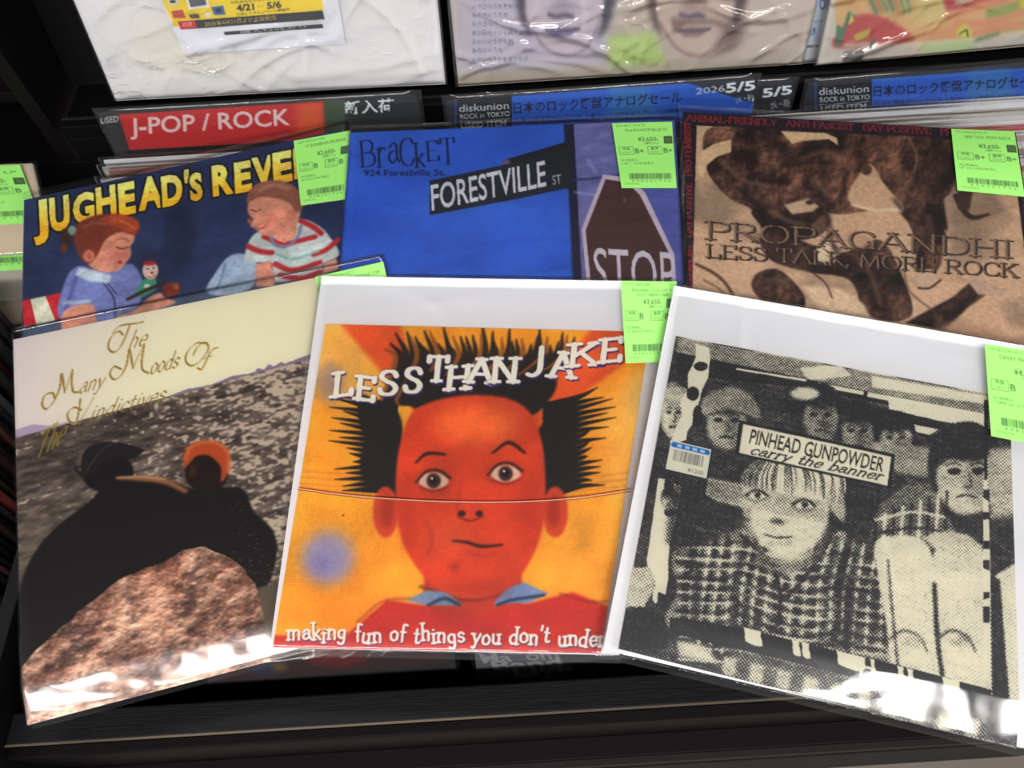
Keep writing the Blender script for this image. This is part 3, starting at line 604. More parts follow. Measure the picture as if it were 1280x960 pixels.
# ================================================================== 2  orange cover (front centre)
PB = np.array([0, .25, Z(-.5595)])
SB_board = Sheet(quad([(402, 345), (842, 352), (775, 819), (337, 809.5)], PB, N12), 4, 4, base=(238, 238, 241))
SB = Sheet(quad([(407, 405), (813, 415), (751, 817), (341, 809)], PB + [0, 0, .002], N12), 860, 860, base=(250, 176, 52))
def art_orange(s):
    U, V = s.grid_xy(); n1 = fbm(s.H, s.W, 5, 12, 4)[..., None]
    bg = RGB((250, 146, 24)) * (1 - n1) + RGB((254, 192, 56)) * n1
    s.img[:] = bg
    s.ell(430, 450, 40, 60, (252, 196, 96), blur=14, a=.8); s.ell(790, 560, 40, 90, (252, 196, 96), blur=14, a=.7); s.ell(412, 478, 16, 26, (150, 140, 170), blur=8, a=.6)
    s.ell(750, 690, 70, 60, (252, 178, 60), blur=14, a=.7); s.ell(800, 500, 14, 40, (200, 190, 120), blur=10, a=.5)
    for y in (596, 604, 612, 618): s.stroke([(372, y - 8), (480, y), (560, y + 4)], 2.2, (150, 66, 16), blur=1.2, a=.35); s.stroke([(690, y + 3), (740, y), (792, y - 6)], 2.2, (150, 66, 16), blur=1.2, a=.35)
    red = (224, 70, 30)
    s.poly([(425, 405), (500, 407), (535, 510), (520, 516)], (232, 84, 34), blur=3, a=.9); s.poly([(740, 410), (805, 414), (800, 440), (668, 540), (655, 515)], (232, 84, 34), blur=3, a=.9)
    # dark spiky hair
    rg = random.Random(8); bk = (26, 20, 18)
    for i in range(34):
        x = 496 + i * 6.4; top = 405 + abs(i - 17) * .6; s.stroke([(560 + (x - 600) * .75, 500), (x, 450), (x + (x - 600) * .12 + rg.uniform(-4, 4), top + rg.uniform(-4, 22))], [16, 9, 2], bk if i % 4 else (150, 84, 30), blur=.9, a=.92)
    s.poly([(520, 512), (505, 485), (520, 462), (560, 470), (610, 466), (660, 470), (690, 462), (694, 488), (664, 520), (640, 500), (600, 494), (556, 500)], bk, blur=1.2, smooth=True)
    s.poly([(500, 520), (470, 500), (450, 494), (448, 520), (456, 550), (450, 580), (462, 606), (498, 625), (502, 570)], bk, blur=1.2, smooth=True)
    s.poly([(668, 545), (690, 520), (716, 500), (722, 530), (716, 560), (722, 590), (700, 615), (682, 622), (682, 570)], bk, blur=1.2, smooth=True)
    for i in range(17):
        a = i / 16; y = 500 + a * 112; s.stroke([(492, y + 10 * (1 - a)), (456, y), (404 + rg.uniform(0, 30) + 12 * a, y - 8 + a * 10 + rg.uniform(-3, 3))], [12, 7, 1], bk, blur=.7)
        s.stroke([(684, y + 8), (724, y - 4), (778 - rg.uniform(0, 34) - 14 * a, y - 14 + a * 10 + rg.uniform(-3, 3))], [12, 7, 1], bk, blur=.7)
    # ears, neck, shirt
    for cx in (482, 694): s.ell(cx, 640, 16, 32, (218, 74, 34), blur=1.5); s.ell(cx + (2 if cx < 500 else -2), 640, 8, 20, (168, 46, 24), blur=3, a=.7)
    s.poly([(530, 700), (650, 700), (655, 765), (600, 775), (530, 765)], (206, 60, 30), blur=2); s.stroke([(525, 733), (580, 750), (632, 742)], 3, (90, 30, 16), blur=1.5, a=.8)
    s.poly([(338, 830), (338, 794), (430, 796), (458, 772), (484, 750), (520, 755), (600, 768), (670, 752), (716, 740), (760, 758), (775, 830)], (204, 46, 34), blur=1.5)
    s.stroke([(446, 778), (478, 752), (515, 748)], 2, (120, 24, 18), blur=1.2, a=.7); s.stroke([(700, 742), (735, 752), (760, 752)], 2, (110, 24, 18), blur=1.2, a=.7)
    s.poly([(508, 750), (534, 738), (560, 740), (577, 756), (556, 757), (530, 756)], (126, 150, 186), blur=1); s.stroke([(536, 756), (556, 748), (574, 756)], 4, (40, 66, 96), blur=1)
    s.poly([(616, 756), (632, 736), (655, 728), (686, 742), (660, 754), (636, 754)], (120, 146, 190), blur=1); s.stroke([(622, 756), (640, 750), (680, 744)], 3.5, (36, 56, 90), blur=1)
    # face
    fc = [(512, 520), (532, 505), (566, 496), (604, 494), (640, 500), (664, 518), (678, 556), (682, 610), (678, 660), (660, 706), (632, 736), (598, 748), (560, 742), (526, 716), (503, 676), (495, 630), (497, 570)]
    s.poly(fc, red, blur=1.2, smooth=True)
    s.ell(596, 530, 56, 26, (242, 116, 48), blur=12, a=.9); s.ell(560, 672, 30, 24, (238, 96, 48), blur=10, a=.6); s.ell(660, 640, 14, 50, (180, 44, 24), blur=9, a=.5); s.ell(508, 640, 9, 52, (178, 48, 24), blur=6, a=.5); s.ell(600, 735, 40, 9, (190, 50, 24), blur=5, a=.6)
    for (ex, ey) in ((542, 601), (632, 592)):
        s.ell(ex, ey, 25, 17, (190, 52, 26), blur=4, a=.7); s.ell(ex, ey, 19, 10.5, (232, 196, 172), blur=1.5); s.ell(ex, ey, 9, 9.5, (70, 34, 24), blur=1); s.ell(ex, ey, 4.6, 5, (10, 8, 8)); s.ell(ex - 2, ey - 3, 1.6, 1.6, (240, 230, 220))
        s.stroke([(ex - 22, ey + 2), (ex - 10, ey - 11), (ex + 6, ey - 13), (ex + 21, ey - 3)], 3, (50, 20, 14), blur=.8); s.stroke([(ex - 17, ey + 8), (ex, ey + 13), (ex + 18, ey + 7)], 1.8, (130, 36, 20), blur=1)
    s.stroke([(520, 578), (534, 567), (556, 568)], [3, 5, 3], (44, 20, 14), blur=1); s.stroke([(616, 566), (636, 553), (656, 566)], [3, 5, 3], (44, 20, 14), blur=1)
    s.stroke([(578, 600), (572, 630), (574, 640)], 3, (178, 46, 24), blur=2, a=.6); s.ell(577, 642, 5, 4, (46, 18, 12), blur=1); s.ell(599, 642, 4.6, 4, (46, 18, 12), blur=1); s.stroke([(572, 646), (588, 651), (604, 645)], 2, (120, 30, 18), blur=1)
    s.stroke([(566, 676), (584, 678), (602, 683), (628, 681)], [2, 3.4, 4, 2.4], (48, 14, 12), blur=.9); s.stroke([(584, 690), (604, 695), (620, 691)], 3, (176, 44, 24), blur=2, a=.7)
    s.ell(568, 709, 6, 5, (140, 36, 22), blur=3, a=.6); s.stroke([(532, 650), (540, 672), (536, 692)], 3, (160, 44, 26), blur=2.5, a=.6)
    s.ell(410, 697, 34, 34, (168, 160, 196), blur=9, a=.95); s.ell(402, 706, 18, 16, (140, 130, 190), blur=7, a=.6)
    s.ell(429, 644, 1.6, 1.4, (120, 70, 40))
    # woven print grain
    f = fbm(s.H, s.W, 9, 55, 4); s.img[:] = np.clip(s.img * (1 + .28 * (f - .5))[..., None], 0, 1)
    X, Y = np.meshgrid(np.arange(s.W), np.arange(s.H)); g = (np.sin(X * 2 * np.pi / 7.2) + np.sin(Y * 2 * np.pi / 7.2)) * .022 + (fbm(s.H, s.W, 160, 77, 2)[:] - .5) * .10
    s.img[:] = np.clip(s.img * (1 + g[..., None]), 0, 1)
    # title, every letter set on its own
    for ch, x0, x1, yb, h, dy in [('L', 414, 441, 496, 29, -4), ('E', 443, 468, 498, 28, 3), ('S', 471, 496, 493, 29, 0), ('S', 503, 526, 490, 30, 0), ('T', 532, 559, 476, 30, 0), ('H', 556, 588, 487, 28, -2), ('A', 584, 615, 477, 29, 2), ('N', 612, 648, 477, 29, 0), ('J', 656, 684, 470, 34, -2), ('A', 687, 716, 470, 30, 2), ('K', 708, 749, 458, 27, -3), ('E', 748, 777, 453, 28, -3)]:
        s.pen(ch, (x0, yb), (x1, yb + dy), (3, -h), (250, 246, 226), w=7.2, serif=.17, nib=(1, 0, .62), shadow=(1.8, 2.4), shc=(62, 38, 110), outline=.5, oc=(70, 44, 110))
    s.pen("making fun of things you don't under", (358, 800), (757, 806), (1, -21), (250, 246, 232), w=3.3, serif=.12, nib=(1, 0, .62), shadow=(1.2, 1.6), shc=(84, 44, 110), jit=.12, seed=5)
art_orange(SB)
tB = thing('record', tuple(SB_board.c.mean(0)), 'record with an orange cover of a red-faced man with spiky black hair', 'record', 'records laid out on the bin')
bendB = lambda U, V: roll(V, .972, .31, 11)
SB_board.build('backing_board', 30, 60, .003, M_WHITE, tB, bend=bendB)
SB.build('jacket', 390, 390, .0018, M_PRINT, tB, bend=bendB, edge=(214, 120, 60))
film('plastic_sleeve', SB_board, M_FILM, tB, grow=(.004, .002, .003, .006), lift=.0045, bend=bendB, seed=11, cr=(9, .0006, .004), hem=.0008)
# folded flap of the sleeve as two tubes, shade and highlight put into their colours
def tube(name, pts, r, m, parent, seg=8):
    P = catmull(np.asarray(pts, float), False, 6) if len(pts) > 2 else np.asarray(pts, float); V = []; Q = []
    for i, p in enumerate(P):
        d = P[min(i + 1, len(P) - 1)] - P[max(i - 1, 0)]; d /= np.linalg.norm(d); a = np.cross(d, [0, 0, 1.]); a /= np.linalg.norm(a); b = np.cross(d, a)
        for k in range(seg): t = 2 * math.pi * k / seg; V.append(p + r * (a * math.cos(t) + b * math.sin(t)))
        if i:
            for k in range(seg): Q.append(((i - 1) * seg + k, (i - 1) * seg + (k + 1) % seg, i * seg + (k + 1) % seg, i * seg + k))
    return put(name, raw_mesh(name, V, Q, True), m, parent)
PW = PB + [0, 0, .0062]
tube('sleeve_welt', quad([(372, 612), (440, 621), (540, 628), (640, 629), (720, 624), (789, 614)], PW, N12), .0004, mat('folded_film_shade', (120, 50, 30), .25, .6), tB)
tube('sleeve_welt', quad([(372, 610.6), (440, 619.6), (540, 626.4), (640, 627.4), (720, 622.4), (789, 612.6)], PW, N12), .00035, mat('folded_film_lit', (214, 150, 120), .2, .6), tB)
price_label(quad([(776, 351), (846, 352), (838, 452), (782, 454)], PB + [0, 0, .0062], N12), tB, ['LESS THAN JAKE', 'MAKING FUN OF T', "DON'T UNDERSTAND", '12" BLACK VINYL'], '¥3,650-', 'B')

# ================================================================== 3  black and white cover (front right)
PC = np.array([0, .25, Z(-.5478)])
SC_board = Sheet(quad([(843, 357), (1292, 434), (1322, 945), (754, 812)], PC, N12), 4, 4, base=(238, 238, 241))
SC = Sheet(quad([(845, 420), (1262, 497), (1276, 938), (773, 811)], PC + [0, 0, .002], N12), 960, 940, base=(60, 60, 60))
def art_bw(s):
    g = lambda v: (v, v, v)
    X, Y = s.grid_xy(); n = fbm(s.H, s.W, 10, 3, 4); s.img[:] = (.20 + .22 * (n - .5))[..., None]
    # torn upper strips
    s.poly([(845, 420), (1270, 498), (1268, 545), (1040, 492), (846, 452)], g(120), blur=2)
    s.poly([(1000, 460), (1050, 455), (1064, 470), (1010, 475)], g(210), blur=.8)
    s.poly([(1090, 470), (1240, 496), (1238, 506), (1090, 484)], g(220), blur=.8)
    s.poly([(845, 440), (1000, 472), (1235, 520), (1234, 532), (1000, 484), (845, 468)], g(20), blur=.6)
    s.poly([(920, 460), (1008, 474), (1008, 477), (920, 462)], g(250)); s.poly([(1022, 478), (1080, 489), (1079, 494), (1022, 483)], g(250)); s.poly([(1085, 490), (1236, 518), (1234, 524), (1084, 496)], g(250))
    s.poly([(1010, 492), (1236, 540), (1234, 550), (1010, 500)], g(20), rough=1.2); s.poly([(1110, 500), (1232, 520), (1231, 536), (1112, 512)], g(235), rough=.8); s.poly([(1110, 524), (1234, 549), (1232, 556), (1108, 532)], g(246), rough=.6)
    def face(cx, cy, rx, ry, rot=0, base=150, hair=40, hy=-.55, hat=False):
        s.ell(cx, cy + ry * hy * .3, rx * 1.15, ry * 1.15, g(hair), blur=1.5, rot=rot)
        s.ell(cx, cy + ry * .12, rx * .9, ry * .92, g(base), blur=2, rot=rot); s.ell(cx + rx * .35, cy + ry * .2, rx * .45, ry * .7, g(int(base * .72)), blur=4, rot=rot, a=.8)
        s.ell(cx, cy - ry * .75, rx * .95, ry * .45, g(hair), blur=2, rot=rot)
        for k in (-1, 1): s.ell(cx + k * rx * .36, cy - ry * .06, rx * .2, ry * .09, g(30), blur=.9); s.stroke([(cx + k * rx * .6, cy - ry * .2), (cx + k * rx * .36, cy - ry * .27), (cx + k * rx * .14, cy - ry * .2)], 2, g(50), blur=.8)
        s.stroke([(cx + rx * .08, cy), (cx + rx * .14, cy + ry * .3), (cx - rx * .05, cy + ry * .34)], 1.8, g(70), blur=.8); s.stroke([(cx - rx * .28, cy + ry * .58), (cx, cy + ry * .54), (cx + rx * .28, cy + ry * .6)], 2.6, g(46), blur=.8)
    face(908, 527, 28, 34, base=150); s.poly([(876, 505), (890, 488), (920, 484), (944, 500), (950, 524), (916, 514), (880, 520)], g(120), blur=1.2, smooth=True); s.stroke([(878, 520), (915, 514), (950, 526)], 3, g(60), blur=.8)
    face(842, 517, 16, 30, base=190, hair=120); s.poly([(832, 486), (850, 482), (872, 492), (868, 506), (834, 500)], g(150), blur=1)
    face(1026, 520, 24, 32, base=120, hair=30); face(1072, 540, 22, 30, base=130, hair=30); face(1120, 548, 22, 26, base=150, hair=30)
    s.poly([(1090, 552), (1172, 560), (1160, 598), (1084, 575)], g(130), blur=1.6, rough=1.2); s.ell(1006, 492, 18, 8, g(200), blur=2)
    # left torn column
    s.poly([(872, 432), (888, 434), (884, 470), (868, 520), (858, 550), (838, 556), (850, 520), (862, 470)], g(250), rough=1.6)
    s.poly([(822, 596), (852, 606), (838, 680), (832, 742), (812, 740), (808, 700)], g(250), rough=1.0)
    for q in ((876, 458, 9, 6), (866, 492, 8, 9), (872, 520, 6, 14), (836, 607, 6, 12), (838, 640, 8, 6), (844, 622, 5, 6)): s.ell(*q, g(20), blur=.6)
    face(836, 625, 9, 12, base=200, hair=30)
    s.poly([(790, 710), (812, 708), (822, 730), (806, 760), (782, 758)], g(170), rough=1.6, blur=.6); s.poly([(812, 742), (826, 740), (820, 756)], g(230), rough=1.5)
    s.poly([(772, 770), (800, 758), (832, 772), (836, 812), (776, 812)], g(28), rough=1.0); s.stroke([(860, 655), (880, 664)], 5, g(200), blur=.8)
    # boy in a plaid shirt
    s.poly([(842, 690), (880, 680), (925, 650), (960, 664), (1015, 690), (1050, 664), (1080, 690), (1100, 730), (1106, 800), (1108, 850), (850, 792), (846, 740)], g(128), blur=1.2, smooth=True)
    rg = random.Random(2); bod = [(842, 690), (880, 680), (925, 650), (1050, 664), (1080, 690), (1100, 730), (1106, 850), (850, 792)]
    for i in range(17):
        x = 850 + i * 16; j = rg.uniform(-5, 5); s.stroke([(x + 16 + j, 672), (x + 6, 728 + j), (x + 3 + j, 760), (x - 2, 806)], rg.uniform(4, 9), g(rg.choice([30, 46, 60])), blur=1.2, a=.85); s.stroke([(x + 23 + j, 680), (x + 13, 740), (x + 8 + j, 815)], rg.uniform(1.5, 4), g(232), blur=.8, a=.8)
    for i in range(11):
        y = 676 + i * 14; j = rg.uniform(-4, 4); s.stroke([(846, y + j), (900, y + 6), (930, y + 2 - i), (990, y + 20 + j), (1050, y + 16), (1104, y + 26)], rg.uniform(3, 7), g(36), blur=1.2, a=.7); s.stroke([(848, y + 8), (930, y + 11 + j), (1000, y + 26), (1104, y + 32 + j)], rg.uniform(1.5, 3.5), g(232), blur=.8, a=.75)
    for q, w_ in (([(868, 700), (872, 760), (866, 795)], 9), ([(1050, 700), (1062, 760), (1056, 820)], 10), ([(905, 730), (930, 770), (925, 800)], 6), ([(1090, 720), (1096, 790)], 8)): s.stroke(q, w_, g(34), blur=4, a=.7)
    s.stroke([(925, 668), (960, 700), (975, 740), (970, 790)], 4, g(30), blur=1.2); s.stroke([(1040, 672), (1010, 716), (985, 745)], 4, g(30), blur=1.2); s.poly([(958, 690), (990, 726), (1014, 694)], g(210), blur=1.5)
    s.poly([(840, 590), (935, 575), (930, 660), (850, 690), (830, 680)], g(44), blur=4, a=.8); s.poly([(1050, 590), (1110, 600), (1096, 690), (1055, 660)], g(46), blur=3, a=.9)
    s.ell(986, 640, 50, 56, g(196), blur=2); s.poly([(935, 650), (950, 690), (985, 702), (1020, 690), (1035, 655), (1028, 700), (985, 722), (946, 704)], g(90), blur=3, a=.8)
    s.poly([(928, 640), (926, 600), (945, 578), (985, 572), (1030, 582), (1052, 606), (1056, 650), (1040, 640), (1030, 618), (985, 612), (945, 618), (938, 646)], g(150), blur=1.2, smooth=True)
    for i in range(46):
        x = 928 + i * 2.8; s.stroke([(985 + (x - 985) * .7, 576), (x, 596), (x + rg.uniform(-3, 4), 612 + rg.uniform(0, 22))], [2.4, 2.2, .8], g(rg.choice([70, 110, 205, 235, 225])), blur=.5)
    s.poly([(886, 598), (1036, 628), (1032, 655), (900, 628), (882, 618)], g(168), blur=.7); s.poly([(886, 598), (930, 606), (924, 632), (884, 620)], g(128), blur=2)
    for ex, ey in ((946, 620), (1005, 632)): s.ell(ex, ey, 16, 8, g(110), blur=2.5); s.ell(ex, ey, 11, 4, g(200), blur=1.2); s.ell(ex + 1, ey - 1, 4.2, 3.8, g(40), blur=.8); s.stroke([(ex - 14, ey - 1), (ex, ey - 8), (ex + 14, ey)], 2.4, g(40), blur=.8)
    s.ell(972, 652, 10, 4, g(70), blur=2); s.stroke([(956, 668), (972, 672), (990, 671)], 2.4, g(54), blur=.9); s.stroke([(962, 678), (976, 681), (988, 678)], 4, g(130), blur=2)
    # second child: face, sleeve, knees
    face(1208, 592, 42, 50, base=176, hair=34); s.poly([(1165, 585), (1160, 545), (1185, 528), (1240, 540), (1236, 560), (1200, 556), (1180, 580)], g(40), blur=2); s.poly([(1236, 560), (1268, 560), (1272, 640), (1238, 650)], g(150), blur=3)
    s.poly([(1086, 672), (1100, 630), (1130, 608), (1165, 604), (1180, 640), (1200, 672), (1150, 690), (1100, 690)], g(96), blur=1.2)
    for i in range(9): s.stroke([(1096 + i * 11, 614 + (8 - i) * 4), (1092 + i * 11, 684)], 3.6, g(222 if i % 2 else 30), blur=1, a=.8)
    s.stroke([(1094, 650), (1140, 640), (1180, 646)], 3.4, g(225), blur=1, a=.8); s.stroke([(1092, 668), (1140, 660), (1186, 666)], 3.4, g(30), blur=1, a=.8)
    s.poly([(1096, 676), (1130, 670), (1158, 680), (1170, 720), (1172, 800), (1178, 862), (1120, 846), (1108, 780), (1096, 710)], g(210), blur=1.2, smooth=True)
    s.poly([(1168, 690), (1195, 670), (1226, 684), (1240, 740), (1240, 870), (1184, 860), (1170, 800), (1166, 740)], g(205), blur=1.2, smooth=True)
    s.poly([(1152, 672), (1180, 664), (1210, 668), (1230, 684), (1215, 700), (1180, 692)], g(176), blur=1.4)
    s.stroke([(1168, 730), (1172, 800), (1180, 860)], 5, g(30), blur=1.2); s.stroke([(1110, 700), (1116, 770), (1124, 845)], 3, g(60), blur=1.5)
    for cx in (1135, 1195): s.stroke([(cx - 24, 800), (cx - 6, 788), (cx + 14, 796), (cx + 24, 814)], 3, g(70), blur=1.2); s.ell(cx + 8, 800, 14, 10, g(120), blur=4, a=.6)
    for i in range(26): x = rg.uniform(1100, 1235); y = rg.uniform(690, 840); s.stroke([(x, y), (x + rg.uniform(-4, 4), y + rg.uniform(8, 22))], 1.3, g(150), blur=.6, a=.6)
    s.poly([(1244, 720), (1275, 700), (1276, 880), (1262, 880)], g(200), blur=1); s.poly([(1238, 720), (1250, 724), (1262, 878), (1240, 870)], g(40), blur=1)
    s.poly([(1229, 590), (1234, 590), (1238, 700), (1237, 850), (1229, 850)], g(246)); s.poly([(1230, 500), (1235, 500), (1234, 600), (1230, 600)], g(24))
    for y in (612, 640, 676, 700, 740, 758, 768): s.poly([(1229, y), (1237, y), (1237, y + rg.uniform(4, 16)), (1229, y + 10)], g(24))
    # torn strip along the bottom
    s.poly([(836, 770), (930, 784), (1240, 862), (1240, 884), (1000, 832), (836, 790)], g(18), rough=1.0)
    for x0, x1 in ((930, 952), (990, 1000), (1002, 1012), (1046, 1082), (1088, 1094), (1122, 1130), (1134, 1142), (1178, 1200)):
        y = 784 + (x0 - 930) * .25; s.poly([(x0, y), (x1, y + (x1 - x0) * .25), (x1 + 1, y + 18 + (x1 - x0) * .25), (x0 + 2, y + 18)], g(250), rough=.8)
    s.ell(1084, 842, 9, 9, g(246)); s.ell(1084, 842, 6, 6, g(20)); s.ell(1104, 846, 9, 9, g(20))
    s.poly([(845, 800), (880, 806), (900, 830), (850, 820)], g(180), blur=2); s.poly([(920, 812), (1100, 856), (1236, 890), (1250, 932), (1000, 872), (900, 842)], g(92), blur=3)
    for i in range(10): x = 905 + i * 34; s.poly([(x, 820 + i * 8.5), (x + 17, 824 + i * 8.5), (x + 15, 846 + i * 8.5), (x - 2, 842 + i * 8.5)], g(200), blur=1.6, a=.75)
    # print screen: diagonal dots, cream paper and black ink
    f_ = fbm(s.H, s.W, 16, 19, 4); gray = s.img.mean(2) + (fbm(s.H, s.W, 200, 9, 2) - .5) * .22 + (f_ - .5) * .12 + 1.2 * (f_ - np.roll(f_, 4, 0)); x, y = np.meshgrid(np.arange(s.W), np.arange(s.H)); per = 7.0
    scr = (np.cos((x + y) * 2 * np.pi / (per * 1.414)) + np.cos((x - y) * 2 * np.pi / (per * 1.414))) * .25 + .5
    t = np.clip((gray - (scr * .62 + .19)) * 3.2 + .5, 0, 1)
    t = np.where(gray > .93, 1, t); t = np.where(gray < .09, 0, t)
    s.img[:] = RGB((42, 41, 46)) * (1 - t[..., None]) + RGB((232, 226, 202)) * t[..., None]
    # title plate
    s.poly([(924, 525), (1119, 568), (1114, 611), (919, 568)], (38, 38, 40)); s.poly([(929, 530), (1114, 571), (1109, 607), (924, 566)], (236, 230, 206))
    s.text('PINHEAD GUNPOWDER', (936, 554), (1103, 590), (4, -18.5), (40, 39, 42), bold=.012)
    s.pen('carry the banner', (936, 567), (1101, 600.5), (3, -12.5), (40, 39, 42), w=2.2, serif=.08, nib=(1, 0, .6), slant=.35)
art_bw(SC)
bendC = lambda U, V: roll(V, .880, .31, 8.5) * (.12 + .88 * np.clip(U * 1.9 - .15, 0, 1))
tC = thing('record', tuple(SC_board.c.mean(0)), 'record with a black and white collage cover and cream title plate', 'record', 'records laid out on the bin')
SC_board.build('backing_board', 30, 90, .003, M_WHITE, tC, bend=bendC)
SC.build('jacket', 435, 435, .0018, M_PRINT, tC, bend=bendC, edge=(226, 214, 190))
film('plastic_sleeve', SC_board, M_FILM, tC, grow=(.004, .004, .003, .006), lift=.0045, bend=bendC, seed=21, cr=(12, .0008, .004), hem=.0006)
price_label(quad([(1231, 430), (1318, 443), (1326, 562), (1239, 545)], PC + [0, 0, .0062], N12), tC, ['PINHEAD GUNPOWDER', 'CARRY THE BANNER', '7" LIMITED 12 INCH'], '¥4,050-', 'B')
def art_sticker(s):
    W, H = s.W, s.H
    s.poly([(.05 * W, .04 * H), (.95 * W, .04 * H), (.99 * W, .14 * H), (.95 * W, .22 * H), (.05 * W, .22 * H), (.01 * W, .14 * H)], (34, 112, 190), raw=True)
    for i in range(4): s.poly([((.17 + i * .19) * W, .08 * H), ((.29 + i * .19) * W, .08 * H), ((.29 + i * .19) * W, .18 * H), ((.17 + i * .19) * W, .18 * H)], (170, 205, 235), raw=True, blur=0)
    x = .12; rg = random.Random(1)
    while x < .82: w = rg.choice([.012, .02, .03]); s.poly([(x * W, .28 * H), ((x + w) * W, .28 * H), ((x + w) * W, .66 * H), (x * W, .66 * H)], (120, 118, 112), raw=True); x += w + rg.choice([.014, .026])
    T = text_tris('¥1200', .0); lo, hi = T[..., 0].min(), T[..., 0].max()
    s.tris(np.stack([((T[..., 0] - lo) / (hi - lo) * .38 + .52) * W, (.92 - T[..., 1] / .73 * .14) * H], -1), (110, 108, 100))
st = Sheet(quad([(839, 550), (889, 562), (883, 598), (832, 586)], PC + [0, 0, .0024], N12), 120, 90, base=(226, 224, 204)); art_sticker(st)
st.build('price_sticker', 60, 45, .0002, M_LABEL, next(c for c in tC.children if c.name.startswith('jacket')), edge=(226, 224, 204), back=False)

# ================================================================== 4  children cover (back left)
PJ = np.array([0, .40, Z(-.550)])
def span(px_tl, px_tr, px_bl, P0, n, w, h):
    """a rectangle w x h whose top-left corner, top edge and left edge pass through three surveyed points"""
    a, b, c = hit([px_tl, px_tr, px_bl], P0, n); e = (b - a) / np.linalg.norm(b - a); f = (c - a) / np.linalg.norm(c - a)
    return np.array([a, a + e * w, a + e * w + f * h, a + f * h])
SJ = Sheet(span((30, 250), (430, 161), (27, 412), PJ, N15, .313, .315), 860, 500, 0, .56, base=(40, 52, 96))
def art_kids(s):
    n = fbm(s.H, s.W, 4, 6, 3)[..., None]; s.img[:] = RGB((32, 42, 82)) * (1 - n) + RGB((52, 66, 112)) * n
    s.ell(225, 290, 20, 40, (28, 34, 62), blur=8, a=.7); s.ell(205, 330, 40, 20, (26, 34, 66), blur=8, a=.5)
    s.poly([(28, 376), (38, 374), (46, 407), (30, 412)], (196, 36, 50)); s.poly([(38, 374), (57, 370), (72, 401), (46, 408)], (214, 216, 196), blur=.4); s.poly([(57, 370), (76, 366), (76, 396), (70, 403)], (200, 40, 50), blur=.4)
    s.poly([(28, 410), (60, 404), (260, 360), (420, 335), (430, 420), (28, 430)], (84, 100, 128), blur=1.5)
    def yellow(t, p0, p1, up):
        gx, gy = s.P([p0])[0], s.P([(p0[0] + up[0], p0[1] + up[1])])[0]
        def c(x0, y0, x1, y1):
            base = s.P([p0, p1]); Y = np.arange(y0, y1)[:, None]; X = np.arange(x0, x1)[None]
            bl = base[0][1] + (X - base[0][0]) * (base[1][1] - base[0][1]) / (base[1][0] - base[0][0]); k = np.clip((bl - Y) / max(1, gx[1] - gy[1]), 0, 1)[..., None]
            return RGB((253, 196, 36)) * (1 - k) + RGB((255, 250, 150)) * k
        s.text(t, p0, p1, up, c, bold=.052, outline=2.6, oc=(14, 14, 22))
    for ch, x0, x1, yb, h in [('J', 42, 61, 292, 40), ('U', 63, 88, 288, 40), ('G', 92, 120, 280, 36), ('H', 121, 146, 271, 36), ('E', 149, 170, 268, 38), ('A', 173, 205, 262, 38), ('D', 203, 229, 257, 36), ("'", 230, 236, 250, 36), ('S', 238, 254, 250, 32), ('R', 266, 292, 244, 36), ('E', 294, 315, 240, 36), ('V', 316, 344, 234, 36), ('E', 342, 366, 228, 36), ('N', 368, 392, 222, 36), ('G', 394, 416, 217, 36)]:
        yellow(ch, (x0, yb), (x1, yb - (x1 - x0) * .2), (-2, -h)) if ch != "'" else yellow(ch, (x0, yb), (x1, yb - 1), (0, -h))
    sk = (226, 158, 132); skd = (186, 104, 84)
    # girl
    s.poly([(72, 392), (78, 362), (86, 342), (100, 332), (122, 338), (146, 334), (164, 330), (176, 345), (178, 366), (170, 386), (150, 392), (120, 412), (90, 414)], (128, 138, 194), blur=.8, smooth=True)
    s.stroke([(96, 345), (88, 370), (82, 388)], 6, (96, 104, 168), blur=1.5); s.stroke([(128, 352), (142, 372), (144, 395)], 2, (56, 56, 96), blur=.6); s.stroke([(110, 344), (130, 350), (146, 368)], 1.3, (50, 50, 90), blur=.5)
    s.stroke([(80, 378), (96, 378), (112, 376)], 5, (170, 190, 214), blur=1.2); s.poly([(84, 386), (114, 380), (120, 396), (118, 410), (84, 418), (76, 404)], sk, blur=1.2, smooth=True)
    s.poly([(98, 334), (118, 338), (140, 345), (136, 354), (112, 352), (94, 344)], (196, 210, 220), blur=.8)
    s.poly([(146, 396), (168, 388), (186, 372), (200, 366), (206, 372), (220, 378), (200, 386), (170, 396), (150, 402)], sk, blur=1, smooth=True)
    s.poly([(102, 300), (104, 278), (124, 270), (150, 272), (166, 284), (168, 300), (163, 308), (164, 318), (158, 328), (148, 338), (128, 340), (110, 330)], sk, blur=1, smooth=True)
    s.ell(150, 318, 10, 9, (232, 134, 116), blur=4, a=.7); s.ell(150, 328, 3, 2, (190, 50, 50), blur=.6)
    s.stroke([(146, 309), (154, 311), (160, 309)], 1.6, (110, 56, 44), blur=.6); s.stroke([(144, 300), (153, 298), (161, 301)], 1.4, (150, 80, 56), blur=.8)
    hr = (134, 58, 40)
    s.poly([(98, 318), (92, 300), (94, 284), (106, 274), (126, 268), (150, 268), (168, 274), (174, 282), (170, 294), (152, 290), (136, 296), (128, 306), (122, 318), (110, 330)], hr, blur=1, smooth=True)
    s.poly([(124, 274), (148, 268), (170, 274), (174, 284), (166, 292), (146, 284)], (176, 76, 44), blur=1.4, smooth=True); s.stroke([(104, 284), (118, 278), (132, 280)], 3, (176, 116, 90), blur=1.6, a=.8); s.stroke([(150, 276), (160, 280), (168, 286)], 2, (216, 120, 70), blur=1)
